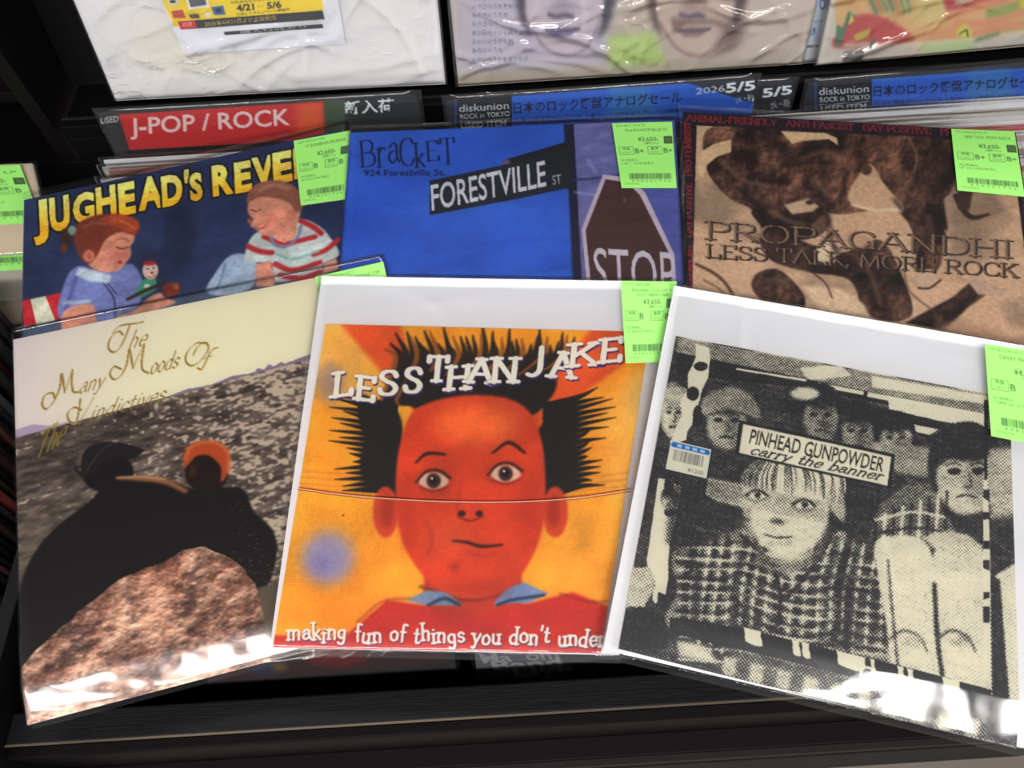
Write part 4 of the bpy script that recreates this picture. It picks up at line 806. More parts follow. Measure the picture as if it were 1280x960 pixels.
    s.ell(82, 297, 7, 12, (70, 40, 34), blur=1); s.ell(90, 288, 5, 6, (140, 170, 160), blur=1); s.ell(80, 310, 5, 6, (110, 60, 44), blur=1); s.ell(111, 320, 7, 7.5, (222, 138, 112), blur=.8); s.ell(112, 320, 3, 4, skd, blur=1)
    # toy
    s.poly([(168, 366), (178, 350), (194, 346), (197, 360), (186, 368), (176, 372)], (70, 150, 120), blur=.8); s.ell(188, 338, 10, 11, (222, 196, 180), blur=.6); s.ell(187, 329, 9, 3, (170, 40, 50), blur=.8); s.ell(190, 341, 2, 1.6, (200, 40, 40)); s.ell(185, 336, 1.2, 1.2, (20, 20, 60)); s.ell(192, 335, 1.2, 1.2, (20, 20, 60)); s.stroke([(184, 345), (189, 347), (194, 344)], 1.2, (190, 50, 50)); s.ell(184, 358, 4, 3, (220, 220, 200), blur=.6)
    s.stroke([(160, 374), (184, 362), (206, 354)], 5, (54, 30, 24), blur=.8); s.ell(214, 362, 11, 9, (136, 50, 36), blur=1.2); s.ell(220, 358, 4, 4, (190, 90, 56), blur=1)
    # boy
    s.poly([(258, 364), (270, 340), (284, 322), (300, 317), (318, 324), (322, 345), (310, 362), (285, 370)], (168, 186, 208), blur=1, smooth=True); s.stroke([(282, 330), (276, 350), (270, 362)], 3, (120, 140, 172), blur=1.2)
    s.poly([(306, 326), (312, 300), (326, 288), (346, 284), (376, 274), (398, 282), (412, 296), (424, 318), (404, 330), (398, 342), (344, 352), (340, 330), (326, 328)], (204, 216, 214), blur=.8, smooth=True)
    for q in ([(310, 308), (324, 314), (340, 316)], [(344, 330), (366, 338), (400, 328)], [(330, 296), (356, 304), (394, 296)], [(392, 318), (408, 312), (422, 300)], [(350, 344), (376, 348), (400, 340)], [(376, 276), (392, 284), (402, 292)]): s.stroke(q, 7, (190, 44, 50), blur=.8)
    s.stroke([(346, 318), (366, 324), (398, 314)], 3, (140, 190, 186), blur=1)
    s.poly([(320, 330), (338, 326), (344, 348), (342, 358), (320, 358)], sk, blur=1); s.poly([(404, 330), (420, 322), (424, 336), (404, 342)], sk, blur=1)
    s.stroke([(338, 296), (344, 306), (358, 308), (372, 296), (376, 282)], 4, (122, 134, 170), blur=1); s.poly([(344, 288), (372, 276), (370, 296), (356, 304), (346, 300)], sk, blur=1.2)
    s.poly([(310, 256), (314, 244), (332, 240), (356, 246), (374, 256), (374, 272), (364, 286), (350, 294), (330, 294), (322, 288), (313, 282), (316, 274), (310, 266)], sk, blur=.9, smooth=True)
    s.poly([(308, 254), (312, 238), (328, 227), (352, 226), (372, 236), (380, 256), (370, 266), (362, 254), (344, 248), (326, 246), (316, 250)], (150, 96, 78), blur=1, smooth=True); s.stroke([(324, 238), (342, 231), (362, 236)], 4, (196, 142, 118), blur=2, a=.9)
    s.ell(364, 269, 6, 8, (216, 140, 112), blur=.8); s.stroke([(314, 262), (320, 264), (326, 262)], 1.5, (90, 50, 40), blur=.5); s.stroke([(318, 284), (326, 286), (334, 280)], 1.6, (160, 60, 56), blur=.6); s.ell(338, 276, 9, 7, (232, 142, 120), blur=4, a=.7); s.ell(312, 276, 3, 3, skd, blur=1)
art_kids(SJ)
tone = lambda s, a, c, sd: s.img.__setitem__(slice(None), np.clip(s.img * (1 + a * (fbm(s.H, s.W, c, sd, 4)[..., None] - .5)), 0, 1))
tone(SJ, .35, 14, 4); tone(SJ, .25, 90, 5)
tJ = thing('record', tuple(SJ.c.mean(0)), 'record with a navy cover of two children playing, yellow title', 'record', 'records laid out on the bin')
SJ.build('jacket', 390, 215, .003, M_PRINT, tJ)
film('plastic_sleeve', SJ, M_FILM, tJ, grow=(.002, .004, .010, .004), seed=31, amp=.001, cr=(14, .0007, .004))
price_label(quad([(367, 176), (438, 163), (433, 249), (376, 257)], PJ + [0, 0, .0036], N15), tJ, ["JUGHEAD'S REVENGE", '12" JUGHEADS REVENGE', 'US ORIGINAL PRESS'], '¥2,650-', 'B')

# ================================================================== 5  blue street sign cover (back centre)
PK = np.array([0, .40, Z(-.5424)])
SK = Sheet(span((437, 166), (846, 150), (425, 345), PK, N15, .3155, .315), 860, 560, 0, .62, base=(44, 88, 190))
def art_street(s):
    n = fbm(s.H, s.W, 4, 6, 3)[..., None]; s.img[:] = RGB((40, 86, 192)) * (1 - n) + RGB((64, 114, 218)) * n
    f = fbm(s.H, s.W, 30, 16, 3, .6)[..., None]; pole = RGB((84, 88, 150)) * (1 - f) + RGB((140, 140, 196)) * f
    s.poly([(704, 150), (722, 150), (730, 400), (718, 400), (712, 260)], (36, 34, 60), blur=1.2)
    s.poly([(717, 150), (852, 145), (860, 400), (730, 400)], lambda a, b, c, d: pole[b:d, a:c]); s.poly([(776, 150), (852, 145), (858, 400), (806, 400)], (70, 84, 166), blur=6, a=.6)
    s.stroke([(716, 225), (750, 222), (790, 216)], 3, (60, 56, 104), blur=1); s.stroke([(718, 240), (752, 246), (740, 256)], 2.4, (190, 190, 226), blur=1, a=.7); s.stroke([(735, 200), (745, 216)], 5, (176, 174, 214), blur=2, a=.6)
    s.poly([(629, 200), (712, 176), (714, 183), (630, 208)], (38, 34, 46), blur=.5); s.ell(633, 205, 5, 6, (110, 90, 120), blur=.6)
    s.poly([(537, 226), (630, 206), (712, 183), (716, 234), (640, 250), (537, 269)], (36, 42, 50), blur=.5)
    s.text('FORESTVILLE', (540, 263), (683, 232), (-2, -33), (226, 226, 238), bold=.012); s.text('ST', (691, 231), (702, 229), (-1, -12), (190, 190, 210))
    tx = dict(w=3.3, serif=.1, nib=(1, 0, .4), jit=.06); dkb = (24, 36, 84)
    for ch, x0, x1, yb, h in [('B', 449, 470, 207, 32), ('r', 470, 484, 207, 42), ('a', 484, 500, 202, 44), ('C', 499, 519, 206, 34), ('k', 518, 532, 208, 30), ('E', 532, 550, 200, 24), ('T', 550, 570, 204, 32)]: s.pen(ch, (x0, yb), (x1, yb - 1), (-1, -h), dkb, **tx)
    s.text('924 Forestville St.', (455, 220), (556, 219), (-.5, -8), dkb, bold=.02)
    o_ = [(754, 218), (786, 222), (806, 240), (843, 318), (848, 400), (738, 400), (727, 286)]; s.poly(o_, (206, 190, 206), blur=.4)
    s.poly([(757, 224), (784, 228), (800, 244), (838, 320), (842, 400), (743, 400), (732, 288)], (80, 50, 50), blur=.5); s.ell(781, 250, 2.4, 3, (110, 80, 80), blur=.6)
    s.text('STOP', (744, 366), (846, 372), (-3, -60), (212, 204, 218), bold=.0)
art_street(SK)
tone(SK, .16, 6, 4); tone(SK, .10, 90, 5)
tK = thing('record', tuple(SK.c.mean(0)), 'record with a bright blue cover showing a street sign and maroon stop sign', 'record', 'records laid out on the bin')
SK.build('jacket', 390, 240, .003, M_PRINT, tK)
film('plastic_sleeve', SK, M_FILM, tK, grow=(.002, .003, .009, .004), seed=41, amp=.0014, cr=(18, .0008, .004))
price_label(quad([(765, 154), (840, 152), (846, 235), (777, 235)], PK + [0, 0, .0036], N15), tK, ['BRACKET', '924 FORESTVILLE ST', '12" USED'], '¥3,650-', 'B+')

# ================================================================== 6  brown stampede cover (back right)
PP = np.array([0, .40, Z(-.5364)])
SP = Sheet(span((854, 140), (1266, 165), (861, 352), PP, N15, .313, .315), 880, 720, 0, .80, base=(30, 27, 40))
def art_stampede(s):
    n = fbm(s.H, s.W, 5, 6, 4)[..., None]; f = np.clip((fbm(s.H, s.W, 11, 7, 4, 1.4) - .5) * 2.0 + .42, 0, 1)[..., None]
    tan = RGB((204, 170, 138)) * (1 - n) + RGB((226, 190, 160)) * n
    tan = tan * (1 - .28 * np.clip((n - .5) * 5, 0, 1)) ; inn = [(871, 157), (1264, 180), (1300, 470), (1290, 560), (862, 480)]
    s.poly(inn, lambda a, b, c, d: tan[b:d, a:c])
    s.ell(900, 250, 30, 18, (170, 148, 120), blur=9, a=.6); s.ell(1230, 270, 34, 24, (150, 124, 100), blur=10, a=.7); s.ell(1100, 380, 50, 18, (232, 200, 168), blur=10, a=.7)
    br = RGB((40, 24, 22)) * (1 - f) + RGB((140, 98, 78)) * f; rel = np.clip(1 + 1.8 * (f - np.roll(np.roll(f, 5, 0), 4, 1)), .4, 1.9); br = np.clip(br * rel, 0, 1); B = lambda a, b, c, d: br[b:d, a:c]
    dk = RGB((28, 16, 16)) * (1 - f) + RGB((104, 72, 58)) * f; dk = np.clip(dk * rel, 0, 1); D = lambda a, b, c, d: dk[b:d, a:c]
    s.poly([(884, 162), (940, 160), (1040, 166), (1190, 176), (1196, 210), (1188, 240), (1166, 262), (1182, 292), (1176, 330), (1156, 352), (1146, 340), (1144, 300), (1128, 270), (1100, 262), (1050, 268), (1000, 262), (960, 290), (940, 262), (915, 250), (896, 232), (882, 206)], B, blur=1, smooth=True)
    s.poly([(1130, 174), (1190, 178), (1196, 212), (1180, 244), (1184, 288), (1160, 262), (1140, 220)], D, blur=1.4, smooth=True)
    s.poly([(940, 262), (975, 250), (1015, 252), (1035, 270), (1030, 290), (1000, 300), (970, 294), (950, 280)], D, blur=1, smooth=True); s.poly([(980, 256), (1010, 248), (1024, 258), (1016, 264), (990, 268)], (206, 176, 146), blur=1); s.ell(1012, 253, 5, 3, (60, 38, 34), blur=.8)
    s.poly([(950, 300), (968, 284), (1000, 300), (1050, 316), (1100, 300), (1130, 350), (1140, 392), (1112, 402), (1080, 390), (1062, 350), (1010, 340), (965, 326)], D, blur=1.2, smooth=True)
    s.poly([(1060, 250), (1078, 212), (1090, 206), (1104, 228), (1130, 262), (1104, 266)], (206, 172, 140), blur=1, smooth=True); s.ell(1083, 212, 7, 7, (90, 60, 50), blur=1); s.stroke([(1066, 256), (1092, 262), (1128, 262)], 5, (230, 206, 176), blur=1)
    s.poly([(1012, 282), (1030, 268), (1040, 276), (1026, 294)], (110, 80, 66), blur=1); s.poly([(1020, 312), (1034, 304), (1052, 318), (1040, 330), (1020, 326)], (228, 206, 176), blur=1.2)
    s.poly([(872, 216), (876, 190), (892, 180), (914, 174), (914, 190), (896, 196), (884, 206), (878, 224)], (222, 192, 152), blur=.7); s.poly([(976, 164), (1030, 166), (1046, 172), (1048, 182), (1036, 174), (1004, 176), (990, 180)], (222, 192, 152), blur=.7)
    s.stroke([(1136, 172), (1146, 196), (1142, 216)], 2, (150, 116, 92), blur=.8)
    s.poly([(1130, 404), (1190, 372), (1214, 352), (1232, 352), (1236, 366), (1210, 384), (1180, 414)], D, blur=1); s.poly([(1210, 352), (1226, 348), (1240, 358), (1262, 362), (1250, 370), (1222, 368)], (196, 166, 146), blur=.8)
    s.stroke([(1196, 246), (1204, 262), (1216, 272), (1236, 268)], [10, 9, 7, 3], (52, 36, 32), blur=1); s.poly([(1196, 238), (1216, 240), (1212, 262), (1198, 262)], (70, 48, 42), blur=1.2)
    s.poly([(1142, 338), (1164, 336), (1176, 350), (1164, 360), (1150, 362)], (206, 176, 150), blur=.8); s.stroke([(1148, 360), (1162, 360), (1176, 350)], 2.4, (40, 28, 26), blur=.6)
    s.stroke([(1130, 340), (1136, 362), (1150, 376), (1166, 388)], 2, (110, 80, 64), blur=.8)
    s.stroke([(870, 330), (890, 340), (905, 352), (916, 368)], 4, (84, 64, 50), blur=1.2)
    s.poly([(940, 360), (946, 342), (970, 336), (990, 350), (1006, 372), (1000, 386), (960, 380)], D, blur=1.2, smooth=True); s.poly([(1000, 356), (1050, 360), (1080, 380), (1090, 400), (1030, 392)], (224, 196, 166), blur=2)
    s.poly([(1150, 420), (1200, 400), (1290, 430), (1290, 520), (1000, 470)], (186, 150, 122), blur=5)
    # light on backs, folds, legs and horns
    for q, w_, c_ in (([(900, 200), (930, 225), (960, 232)], 5, (150, 112, 88)), ([(1000, 200), (1030, 190), (1060, 200)], 6, (140, 104, 82)), ([(1100, 180), (1120, 200), (1124, 232)], 5, (150, 114, 90)), ([(960, 262), (985, 276), (1006, 280)], 5, (160, 124, 98)), ([(1020, 226), (1036, 244), (1058, 248)], 4, (160, 124, 98)), ([(1160, 270), (1166, 300), (1160, 330)], 5, (132, 98, 78)), ([(1070, 320), (1090, 345), (1100, 380)], 6, (128, 94, 76)), ([(955, 352), (972, 348), (988, 360)], 4, (150, 118, 92)), ([(1150, 400), (1190, 380), (1216, 362)], 3, (120, 88, 70))): s.stroke(q, w_, c_, blur=3, a=.7)
    for q in ([(1034, 262), (1040, 300), (1052, 330)], [(928, 240), (950, 262), (956, 290)], [(1060, 214), (1050, 250)], [(1118, 250), (1140, 276)]): s.stroke(q, 5, (24, 14, 14), blur=2.5, a=.8)
    s.poly([(1040, 300), (1066, 286), (1092, 300), (1076, 312)], (196, 160, 130), blur=2); s.stroke([(1000, 330), (1030, 352), (1040, 372)], 2, (60, 42, 36), blur=.8); s.stroke([(880, 350), (900, 362), (912, 378)], 2, (100, 78, 60), blur=1)
    rg = random.Random(4)
    for i in range(40): x = rg.uniform(950, 1060); y = rg.uniform(290, 330); s.stroke([(x, y), (x - rg.uniform(4, 10), y - rg.uniform(2, 8))], 1.3, (40, 28, 26), blur=.4, a=.6)
    for t, p0, p1, up, w in (('PROPAGANDHI', (881, 298), (1266, 322), (0, -21), 4.4), ('LESS TALK, MORE ROCK', (882, 321), (1272, 346), (0, -16), 3.0)):
        s.pen(t, (p0[0] + 1, p0[1] + 1), (p1[0] + 1, p1[1] + 1), up, (30, 20, 20), w=w + 1.8, serif=.16, nib=(1, 0, .34)); s.pen(t, p0, p1, up, (176, 144, 114), w=w * .9, serif=.14, nib=(1, 0, .3), a=.9); s.pen(t, (p0[0] + .8, p0[1]), (p1[0] + .8, p1[1]), up, (30, 22, 22), w=.8, serif=.16, nib=(1, 0, .4), a=.9)
    g_ = fbm(s.H, s.W, 120, 3, 2)[..., None]; s.img[:] = np.clip(s.img * (1 + .2 * (g_ - .5)), 0, 1)
    rd = (168, 44, 52)
    s.pen('ANIMAL-FRIENDLY . ANTI-FASCIST . GAY-POSITIVE . PRO-FEMINIST', (858, 151), (1262, 173), (0, -7.5), rd, w=1.6, serif=.12, nib=(1, 0, .5))
    s.pen('ANTI-FASCIST . GAY-POSITIVE . PRO-FEMINIST', (866, 372), (863, 152), (-7.5, 0), rd, w=1.6, serif=.12, nib=(0, 1, .5))
    s.pen('ANIMAL-FRIENDLY . ANTI-FASCIST', (1272, 200), (1300, 420), (7, 0), rd, w=1.4, serif=.12, nib=(0, 1, .5))
art_stampede(SP)
tP = thing('record', tuple(SP.c.mean(0)), 'record with a sepia cover of stampeding cattle and a black border', 'record', 'records laid out on the bin')
SP.build('jacket', 400, 300, .003, M_PRINT, tP, edge=(40, 36, 44))
film('plastic_sleeve', SP, M_FILM, tP, grow=(.004, .005, .009, .004), seed=51, amp=.0012, cr=(18, .0008, .004))
price_label(quad([(1189, 161), (1268, 164), (1281, 246), (1197, 238)], PP + [0, 0, .0036], N15), tP, ['PROPAGANDHI', 'LESS TALK MORE ROCK', '12" US ORIGINAL'], '¥3,650-', 'B+')

# ================================================================== divider cards standing in the bin
def upright(lean): a = math.radians(lean); return np.array([0, -math.cos(a), math.sin(a)])
UP15 = upright(15)
def up_rect(px_tl, px_tr, y, lean, h, sag=0):
    """upright card at depth y leaning back; top corners through two surveyed points, h tall"""
    n = upright(lean); P0 = np.array([0, y, Z(-.46)]); a, b = hit([px_tl, px_tr], P0, n); e = (b - a) / np.linalg.norm(b - a); d = np.cross(n, e); d = d if d[2] < 0 else -d
    return np.array([a, b, b + d * h, a + d * h])
def divider(corners, label, art, drop=.041, W=860, H=150, base=(26, 28, 34), group=None):
    t = thing('divider_card', tuple(corners.mean(0)), label, 'divider card', group)
    c = corners.copy(); f = drop / np.linalg.norm(c[3] - c[0]); s = Sheet(np.array([c[0], c[1], c[1] + (c[2] - c[1]) * f, c[0] + (c[3] - c[0]) * f]), W, H, base=base)
    art(s); s.build('header_strip', 340, 50, .0004, M_LABEL, t, edge=(40, 40, 44))
    cc = Sheet(c, 4, 4); film('acrylic_sheet', cc, M_ACRYL, t, grow=(.003, .003, .004, 0), lift=.0012, amp=.0002, seed=7, n=40, cr=(3, .0002, .004)); return t
def art_jpop(s):
    s.img[:] = RGB((44, 46, 46)); s.poly([(404, 118), (430, 118), (432, 170), (404, 170)], (70, 84, 60), blur=1); s.poly([(440, 110), (526, 112), (530, 175), (440, 175)], (34, 38, 40))
    s.poly([(148, 143), (404, 127), (406, 162), (416, 190), (166, 200)], (198, 38, 40)); s.poly([(370, 131), (404, 127), (406, 165), (368, 170)], (216, 92, 48), blur=4); s.poly([(405, 126), (429, 124), (432, 180), (407, 180)], (66, 84, 60), blur=1)
    s.text('USED', (126, 155), (148, 152), (0, -8), (206, 206, 206), bold=.01); s.poly([(120, 158), (147, 156), (162, 190), (140, 190)], (52, 50, 50))
    s.text('J-POP / ROCK', (163, 168), (363, 156), (-1, -21), (232, 214, 210), bold=.016); s.text('新入荷', (431, 142), (493, 138), (-1, -13), (236, 238, 238), bold=.02)
divider(up_rect((120, 141), (523, 118), .611, 12, .24), 'red divider card reading J-POP / ROCK above the children cover', art_jpop)
def art_sale(s, ox=0, oy=0, tail=True):
    s.img[:] = RGB((40, 44, 54)); q = lambda *p: [(x + ox, y + oy) for x, y in p]
    s.poly(q((572, 125), (639, 120), (640, 165), (572, 170)), (26, 28, 34)); s.poly(q((568, 118), (571, 118), (571, 170), (568, 170)), (42, 70, 130))
    s.poly(q((640, 120), (860, 104), (1010, 150), (1000, 180), (640, 175)), (44, 102, 200)); s.poly(q((760, 110), (812, 108), (822, 150), (760, 150)), (56, 122, 190), blur=3)
    s.text('diskunion', q((574, 140))[0], q((636, 136))[0], (0, -9.5), (226, 230, 236), bold=.0); s.text('ROCK in TOKYO', q((575, 149))[0], q((637, 145))[0], (0, -6.5), (214, 218, 226), bold=.01); s.stroke(q((574, 152), (637, 148)), .8, (180, 180, 190), smooth=False)
    s.text('USED ITEM', q((576, 161))[0], q((633, 157))[0], (0, -7.5), (220, 224, 230), bold=.01)
    s.text('日本のロック廃盤アナログセール', q((642, 141))[0], q((852, 127))[0], (0, -11), (14, 24, 50), bold=.012)
    s.text('日本の廃盤売れに売れを上乗せして100枚の入荷いたします', q((644, 154))[0], q((850, 142))[0], (0, -6), (20, 36, 84), a=.8)
    if tail:
        s.text('2026', (870, 118), (906, 114), (0, -8), (206, 210, 220), bold=.005); s.text('5/5', (907, 116), (944, 112), (0, -12), (238, 240, 244), bold=.03); s.text('(火・祝)', (920, 128), (942, 125), (0, -7), (214, 218, 224), bold=.01)
def art_sale_back(s):
    s.img[:] = RGB((36, 38, 46)); s.poly([(560, 110), (940, 92), (940, 180), (560, 180)], (40, 70, 140)); s.text('5/5', (953, 122), (990, 117), (0, -11), (238, 240, 244), bold=.03); s.text('(火・祝)', (964, 135), (987, 132), (0, -7), (214, 218, 224), bold=.01)
divider(up_rect((600, 121), (996, 101), .621, 12, .24), 'rear blue sale divider card, its 5/5 date showing past the front one', art_sale_back)
divider(up_rect((556, 125), (948, 97), .613, 12, .24), 'blue sale divider card standing behind the street sign cover', lambda s: art_sale(s))
divider(up_rect((1010, 104), (1400, 66), .616, 12, .24), 'blue sale divider card at the right behind packed records', lambda s: art_sale(s, 450, -21, False))
# ================================================================== face-out records on the display shelf
Y0 = .640
def shelf_sheet(px_bl, px_br, W, H, vis, lean=15, h=.315, base=(230, 228, 228), y=Y0):
    n = upright(lean); P0 = np.array([0, y, Z(-.4975)]); a, b = hit([px_bl, px_br], P0, n); e = (b - a) / np.linalg.norm(b - a); d = np.cross(n, e); d = -d if d[2] < 0 else d
    return Sheet(np.array([a + d * h, b + d * h, b, a]), W, H, 1 - vis, 1.0, base)
s1 = shelf_sheet((145, 126), (557, 105), 300, 120, .45, base=(234, 232, 232))
def art_plain(s):
    n = fbm(s.H, s.W, 3, 3, 3)[..., None]; s.img[:] = RGB((226, 224, 226)) * (1 - n) + RGB((240, 238, 238)) * n
    s.ell(220, 60, 60, 30, (234, 228, 206), blur=14, a=.6); s.ell(300, 80, 50, 18, (236, 230, 210), blur=12, a=.4)
art_plain(s1)
t1 = thing('record', tuple(s1.c.mean(0)), 'face-out record with a plain white cover and a yellow flyer', 'record', 'face-out records on the display shelf')
s1.build('jacket', 60, 60, .003, M_PRINT, t1)
film('plastic_sleeve', s1, M_FILM_HEAVY, t1, grow=(.003, .002, .003, .001), lift=.003, seed=61, amp=.0012, cr=(40, .0016, .003))
n_ = s1.n; PF = s1.c[3] + n_ * .0025
fl = Sheet(hit([(172, -70), (408, -86), (432, 55), (230, 68)], PF, n_), 420, 330, base=(232, 232, 238))
def art_flyer(s):
    s.poly([(160, -90), (394, -100), (404, 14), (218, 33)], (240, 216, 30)); s.poly([(222, 27), (403, 13), (406, 24), (226, 37)], (38, 36, 40)); s.poly([(222, 27), (243, 25), (247, 35), (226, 37)], (204, 40, 44))
    s.text('特典', (228, 34), (240, 33), (0, -5), (240, 220, 220)); s.text('2026年4月21日より全国発売', (256, 33), (345, 24), (0, -5), (236, 214, 60)); s.poly([(280, 40), (403, 30), (404, 35), (281, 44)], (36, 36, 44)); s.text('購入特典あり', (300, 42), (382, 35), (0, -3), (190, 190, 200))
    s.text('4/21', (296, 14), (318, 12), (-1, -8), (30, 30, 20), bold=.03); s.text('〜', (322, 10), (330, 9), (0, -3), (30, 30, 20)); s.text('5/6', (334, 11), (352, 9), (-1, -8), (30, 30, 20), bold=.03); s.text('全店にてキャンペーン開催中', (295, 20), (362, 13), (0, -3), (60, 50, 20)); s.text('対象商品をお買い上げの方に', (288, 5), (360, -2), (0, -3), (120, 100, 20))
    s.poly([(228, -18), (256, -20), (262, 9), (236, 12)], (236, 236, 236)); s.poly([(232, -16), (253, -18), (258, 6), (238, 9)], (94, 98, 108)); s.poly([(214, 14), (228, 12), (232, 22), (217, 23)], (196, 70, 66)); s.poly([(264, 9), (279, 7), (282, 18), (268, 19)], (50, 110, 190)); s.ell(273, 13, 4, 3, (30, 40, 70)); s.poly([(236, 18), (248, 17), (250, 23), (238, 23)], (90, 84, 50)); s.poly([(209, -2), (221, -3), (223, 6), (212, 7)], (220, 220, 224)); s.ell(216, 2, 4, 2, (60, 60, 60)); s.poly([(255, 16), (262, 15), (264, 21), (257, 22)], (230, 226, 220))
art_flyer(fl); fl.build('flyer', 230, 180, .0002, M_LABEL, next(c for c in t1.children if c.name.startswith('plastic_sleeve')), edge=(232, 232, 238))

s2 = shelf_sheet((573, 108), (1003, 80), 860, 260, .42, base=(196, 186, 176))
def art_faces(s):
    n = fbm(s.H, s.W, 4, 3, 4)[..., None]; s.img[:] = RGB((190, 178, 166)) * (1 - n) + RGB((212, 200, 188)) * n
    s.poly([(566, -60), (760, -66), (762, 92), (572, 106)], (198, 192, 208), blur=6, a=.9)
    s.poly([(560, 92), (1010, 70), (1010, 90), (570, 112)], (190, 180, 164), blur=3)
    def man(cx, cy, sk, hr, shade, mou):
        s.poly([(cx - 58, -80), (cx - 62, -10), (cx - 56, 25), (cx - 42, 48), (cx - 38, -80)], hr, blur=2.5); s.poly([(cx + 38, -80), (cx + 46, 30), (cx + 38, 52), (cx + 54, 34), (cx + 66, -10), (cx + 62, -80)], hr, blur=2.5)
        s.poly([(cx - 46, -80), (cx - 50, 0), (cx - 46, 30), (cx - 24, 62), (cx + 4, 72), (cx + 28, 60), (cx + 44, 26), (cx + 50, -10), (cx + 48, -80)], sk, blur=1.5, smooth=True)
        s.stroke([(cx - 46, 28), (cx - 24, 60), (cx + 4, 70), (cx + 28, 58), (cx + 44, 26)], 1.8, shade, blur=1)
        s.poly([(cx - 10, -40), (cx - 14, 0), (cx - 20, 16), (cx - 8, 20), (cx + 10, 20), (cx + 14, 14), (cx + 8, 0)], shade, blur=4, a=.5); s.stroke([(cx - 20, 18), (cx - 10, 21), (cx, 19), (cx + 10, 21)], 2.4, (76, 66, 92), blur=1)
        s.poly([(cx - 24, 38), (cx - 6, 33), (cx + 18, 36), (cx + 4, 46), (cx - 14, 46)], mou, blur=1.2); s.stroke([(cx - 24, 38), (cx, 38.5), (cx + 18, 36)], 1.6, (70, 60, 90), blur=.7)
    man(706, 0, (206, 194, 204), (58, 48, 72), (150, 134, 156), (128, 118, 158))
    man(870, 0, (206, 184, 172), (84, 66, 66), (146, 116, 108), (148, 112, 110))
    s.poly([(838, 22), (860, 24), (890, 24), (914, 30), (912, 40), (890, 30), (858, 30), (842, 42)], (112, 84, 80), blur=1.5, a=.8); s.poly([(904, 40), (926, 20), (936, 30), (920, 60), (890, 66)], (104, 80, 76), blur=4, a=.8)
    for i in range(12): s.text('あの日のうたを聞きながら歩いた道'[:5 + (i * 5) % 7], (590, -44 + i * 11), (590 + 8 * (5 + (i * 5) % 7) * .8, -45 + i * 11), (0, -5), (72, 64, 96), a=.7)
    s.poly([(760, 46), (818, 40), (833, 80), (762, 84)], (186, 214, 120), blur=2, a=.85)
art_faces(s2)
t2 = thing('record', tuple(s2.c.mean(0)), 'face-out record with a beige cover of two long-haired men', 'record', 'face-out records on the display shelf')
s2.build('jacket', 380, 120, .003, M_PRINT, t2, edge=(200, 190, 176)); film('plastic_sleeve', s2, M_FILM_HEAVY, t2, grow=(.003, .002, .003, .001), lift=.003, seed=71, amp=.0018, n=160, cr=(60, .0020, .003))

s3 = shelf_sheet((990, 80), (1120, 72), 300, 400, .42, y=.652, base=(214, 214, 222))
def art_blue_strip(s):
    s.poly([(1000, -60), (1040, -60), (1024, 60), (1000, 62)], (196, 208, 222), blur=2); s.text('OBI', (1024, 12), (1040, 11), (0, -14), (40, 60, 150), bold=.02); s.text('TOUR', (1005, 45), (1020, 43), (0, -9), (44, 62, 140), bold=.02); s.text('中古レコード', (1014, 28), (1036, 27), (0, -2.5), (60, 70, 110)); s.text('特別限定版の記載', (1000, 60), (1026, 58), (0, -2.6), (40, 40, 50), bold=.02)
art_blue_strip(s3)
t3 = thing('record', tuple(s3.c.mean(0)), 'narrowly visible pale record with blue lettering behind its neighbours', 'record', 'face-out records on the display shelf')
s3.build('jacket', 120, 100, .003, M_PRINT, t3); film('plastic_sleeve', s3, M_FILM_HEAVY, t3, grow=(.003, .002, .003, .001), lift=.003, seed=73, cr=(20, .001, .003))

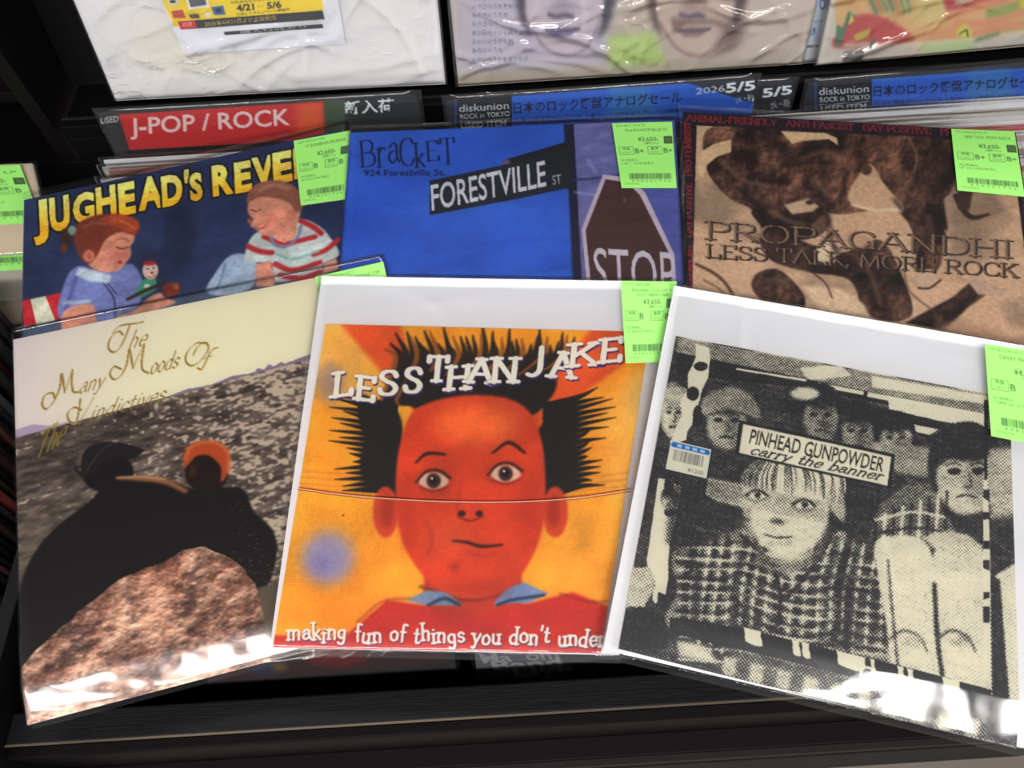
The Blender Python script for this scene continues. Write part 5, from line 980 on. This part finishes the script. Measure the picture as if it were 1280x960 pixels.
s4 = shelf_sheet((1021, 82), (1440, 43), 800, 260, .42, base=(206, 200, 190))
def art_drawing(s):
    n = fbm(s.H, s.W, 6, 13, 4)[..., None]; base = RGB((208, 186, 130)) * (1 - n) + RGB((226, 176, 120)) * n; s.poly([(1040, -80), (1290, -90), (1460, -100), (1440, 30), (1200, 48), (1046, 60)], lambda a, b, c, d: base[b:d, a:c])
    s.poly([(1046, 60), (1050, 38), (1066, 22), (1090, 18), (1120, 30), (1140, 52)], (190, 66, 64), blur=1, smooth=True); s.poly([(1066, 44), (1088, 35), (1086, 47), (1070, 52)], (190, 176, 70), blur=.8)
    s.poly([(1044, 58), (1046, 30), (1054, 36), (1060, 14), (1070, 20), (1064, 26), (1056, 40), (1050, 58)], (70, 124, 90), blur=.6); s.poly([(1060, 32), (1064, 16), (1068, 26)], (226, 196, 70), blur=.4)
    for i in range(12): s.stroke([(1086 + i * 8, -6 + (i % 3) * 3), (1096 + i * 7, 16 - (i % 4))], 3, ((90, 130, 90), (190, 130, 70), (120, 150, 90))[i % 3], blur=1)
    s.poly([(1138, -10), (1196, -14), (1200, 30), (1146, 40)], (214, 196, 130), blur=6); s.poly([(1130, 44), (1200, 28), (1210, 48), (1150, 56)], (212, 150, 96), blur=5)
    s.poly([(1176, -8), (1224, -20), (1290, -16), (1250, 4), (1184, 15)], (184, 62, 66), blur=1); s.poly([(1192, -4), (1226, -10), (1216, 2), (1196, 6)], (186, 182, 160), blur=1)
    s.poly([(1232, 12), (1290, -4), (1300, 10), (1234, 24)], (150, 168, 84), blur=1); s.poly([(1256, 32), (1300, 18), (1300, 40), (1252, 40)], (160, 180, 84), blur=1); s.poly([(1278, -6), (1310, -10), (1310, 10), (1274, 10)], (226, 210, 60), blur=2)
    for q in ([(1186, 20), (1230, 6), (1290, -10)], [(1196, 30), (1240, 28), (1290, 12)], [(1206, 48), (1240, 36), (1290, 30)]): s.stroke(q, 6, (216, 150, 104), blur=1.5)
    s.poly([(1194, 40), (1206, 28), (1216, 40), (1212, 52), (1202, 48)], (214, 200, 66), blur=.6); s.stroke([(1200, 42), (1208, 38), (1210, 46)], 1.6, (60, 120, 70)); s.stroke([(1056, 56), (1140, 56), (1220, 50), (1290, 38)], 3, (214, 206, 190), blur=1); s.stroke([(1220, 50), (1248, 42)], 3, (120, 140, 90), blur=1)
    s.poly([(1088, 50), (1094, 50), (1093, 60), (1086, 60)], (70, 120, 90), blur=.8)
    s.poly([(1055, 64), (1082, 61), (1078, 75), (1052, 78)], (126, 120, 112), blur=.6); s.poly([(1056, 72), (1078, 70), (1077, 75), (1053, 77)], (70, 68, 66), blur=.6); s.poly([(1148, 56), (1214, 48), (1218, 62), (1152, 66)], (190, 212, 160), blur=1.5)
art_drawing(s4)
t4 = thing('record', tuple(s4.c.mean(0)), 'face-out record with a red, green and yellow crayon drawing', 'record', 'face-out records on the display shelf')
s4.build('jacket', 360, 110, .003, M_PRINT, t4, edge=(210, 204, 190)); film('plastic_sleeve', s4, M_FILM_HEAVY, t4, grow=(.003, .002, .003, .001), lift=.003, seed=81, amp=.0016, n=160, cr=(50, .0020, .003))

# ================================================================== records low in the bin, seen under the front row
def art_low(s):
    s.img[:] = RGB((58, 60, 64)); s.poly([(590, 800), (690, 800), (700, 860), (600, 860)], (70, 72, 78), blur=3)
    w = (120, 120, 124); s.text('Ma  om', (604, 829), (700, 823), (-6, -12), w, bold=.02); s.text('Band', (618, 838), (705, 833), (-6, -12), w, bold=.03); s.text('Live', (645, 846), (718, 838), (-6, -10), w, bold=.03); s.text('at the hall', (683, 848), (745, 842), (-2, -4), w)
nl = plane_n(38); PL = np.array([0, .11, Z(-.655)])
sl = Sheet(hit([(585, 745), (800, 735), (806, 848), (598, 858)], PL, nl), 400, 260); art_low(sl)
tl_ = thing('record', tuple(sl.c.mean(0)), 'dark grey record with white lettering low in the bin under the orange cover', 'record', 'records low in the bin')
sl.build('jacket', 190, 110, .003, M_PRINT, tl_, edge=(60, 60, 62)); film('plastic_sleeve', sl, M_FILM, tl_, seed=91)
s5 = Sheet(hit([(250, 745), (560, 738), (572, 858), (262, 872)], PL + [0, 0, -.004], nl), 200, 120, base=(22, 18, 20))
def art_low2(s):
    s.poly([(250, 740), (560, 738), (560, 828), (250, 860)], (40, 20, 22)); s.ell(420, 822, 40, 12, (84, 16, 18), blur=5); s.ell(330, 836, 20, 8, (36, 36, 60), blur=3); s.ell(350, 834, 10, 5, (90, 70, 30), blur=3)
art_low2(s5)
tl2 = thing('record', tuple(s5.c.mean(0)), 'near-black record with a dark red patch low in the bin', 'record', 'records low in the bin')
s5.build('jacket', 90, 60, .003, M_PRINT, tl2, edge=(60, 60, 62)); film('plastic_sleeve', s5, M_FILM, tl2, seed=93)

# ================================================================== records lying back in the left bin with green labels
for k, (yt, x_r, lab_) in enumerate([(204, 40, 'uppermost'), (262, 34, 'second'), (292, 38, 'third'), (322, 30, 'fourth')][::-1]):
    n_ = plane_n(24); P0 = np.array([0, .50, Z(-.588 + k * .009)])
    c = hit([(-150, yt + 6), (x_r, yt), (x_r + 26, yt + 110), (-100, yt + 122)], P0, n_); sh = Sheet(c, 200, 120, base=(206, 190, 166) if k % 2 else (176, 170, 160))
    t_ = thing('record', tuple(c.mean(0)), 'pale green-labelled record leaning back in the left bin, %s of the four' % lab_, 'record', 'green labelled records in the left bin')
    sh.build('jacket', 20, 20, .003, M_PRINT, t_); film('plastic_sleeve', sh, M_FILM, t_, seed=100 + k, n=30)
    q = hit([(x_r - 110, yt + 5), (x_r - 15, yt + 2), (x_r + 12, yt + 74), (x_r - 84, yt + 80)], P0 + n_ * .0034, n_)
    price_label(q, t_, ['USED RECORD', 'ROCK LP', '12" USED'], '¥2,200-', 'B')
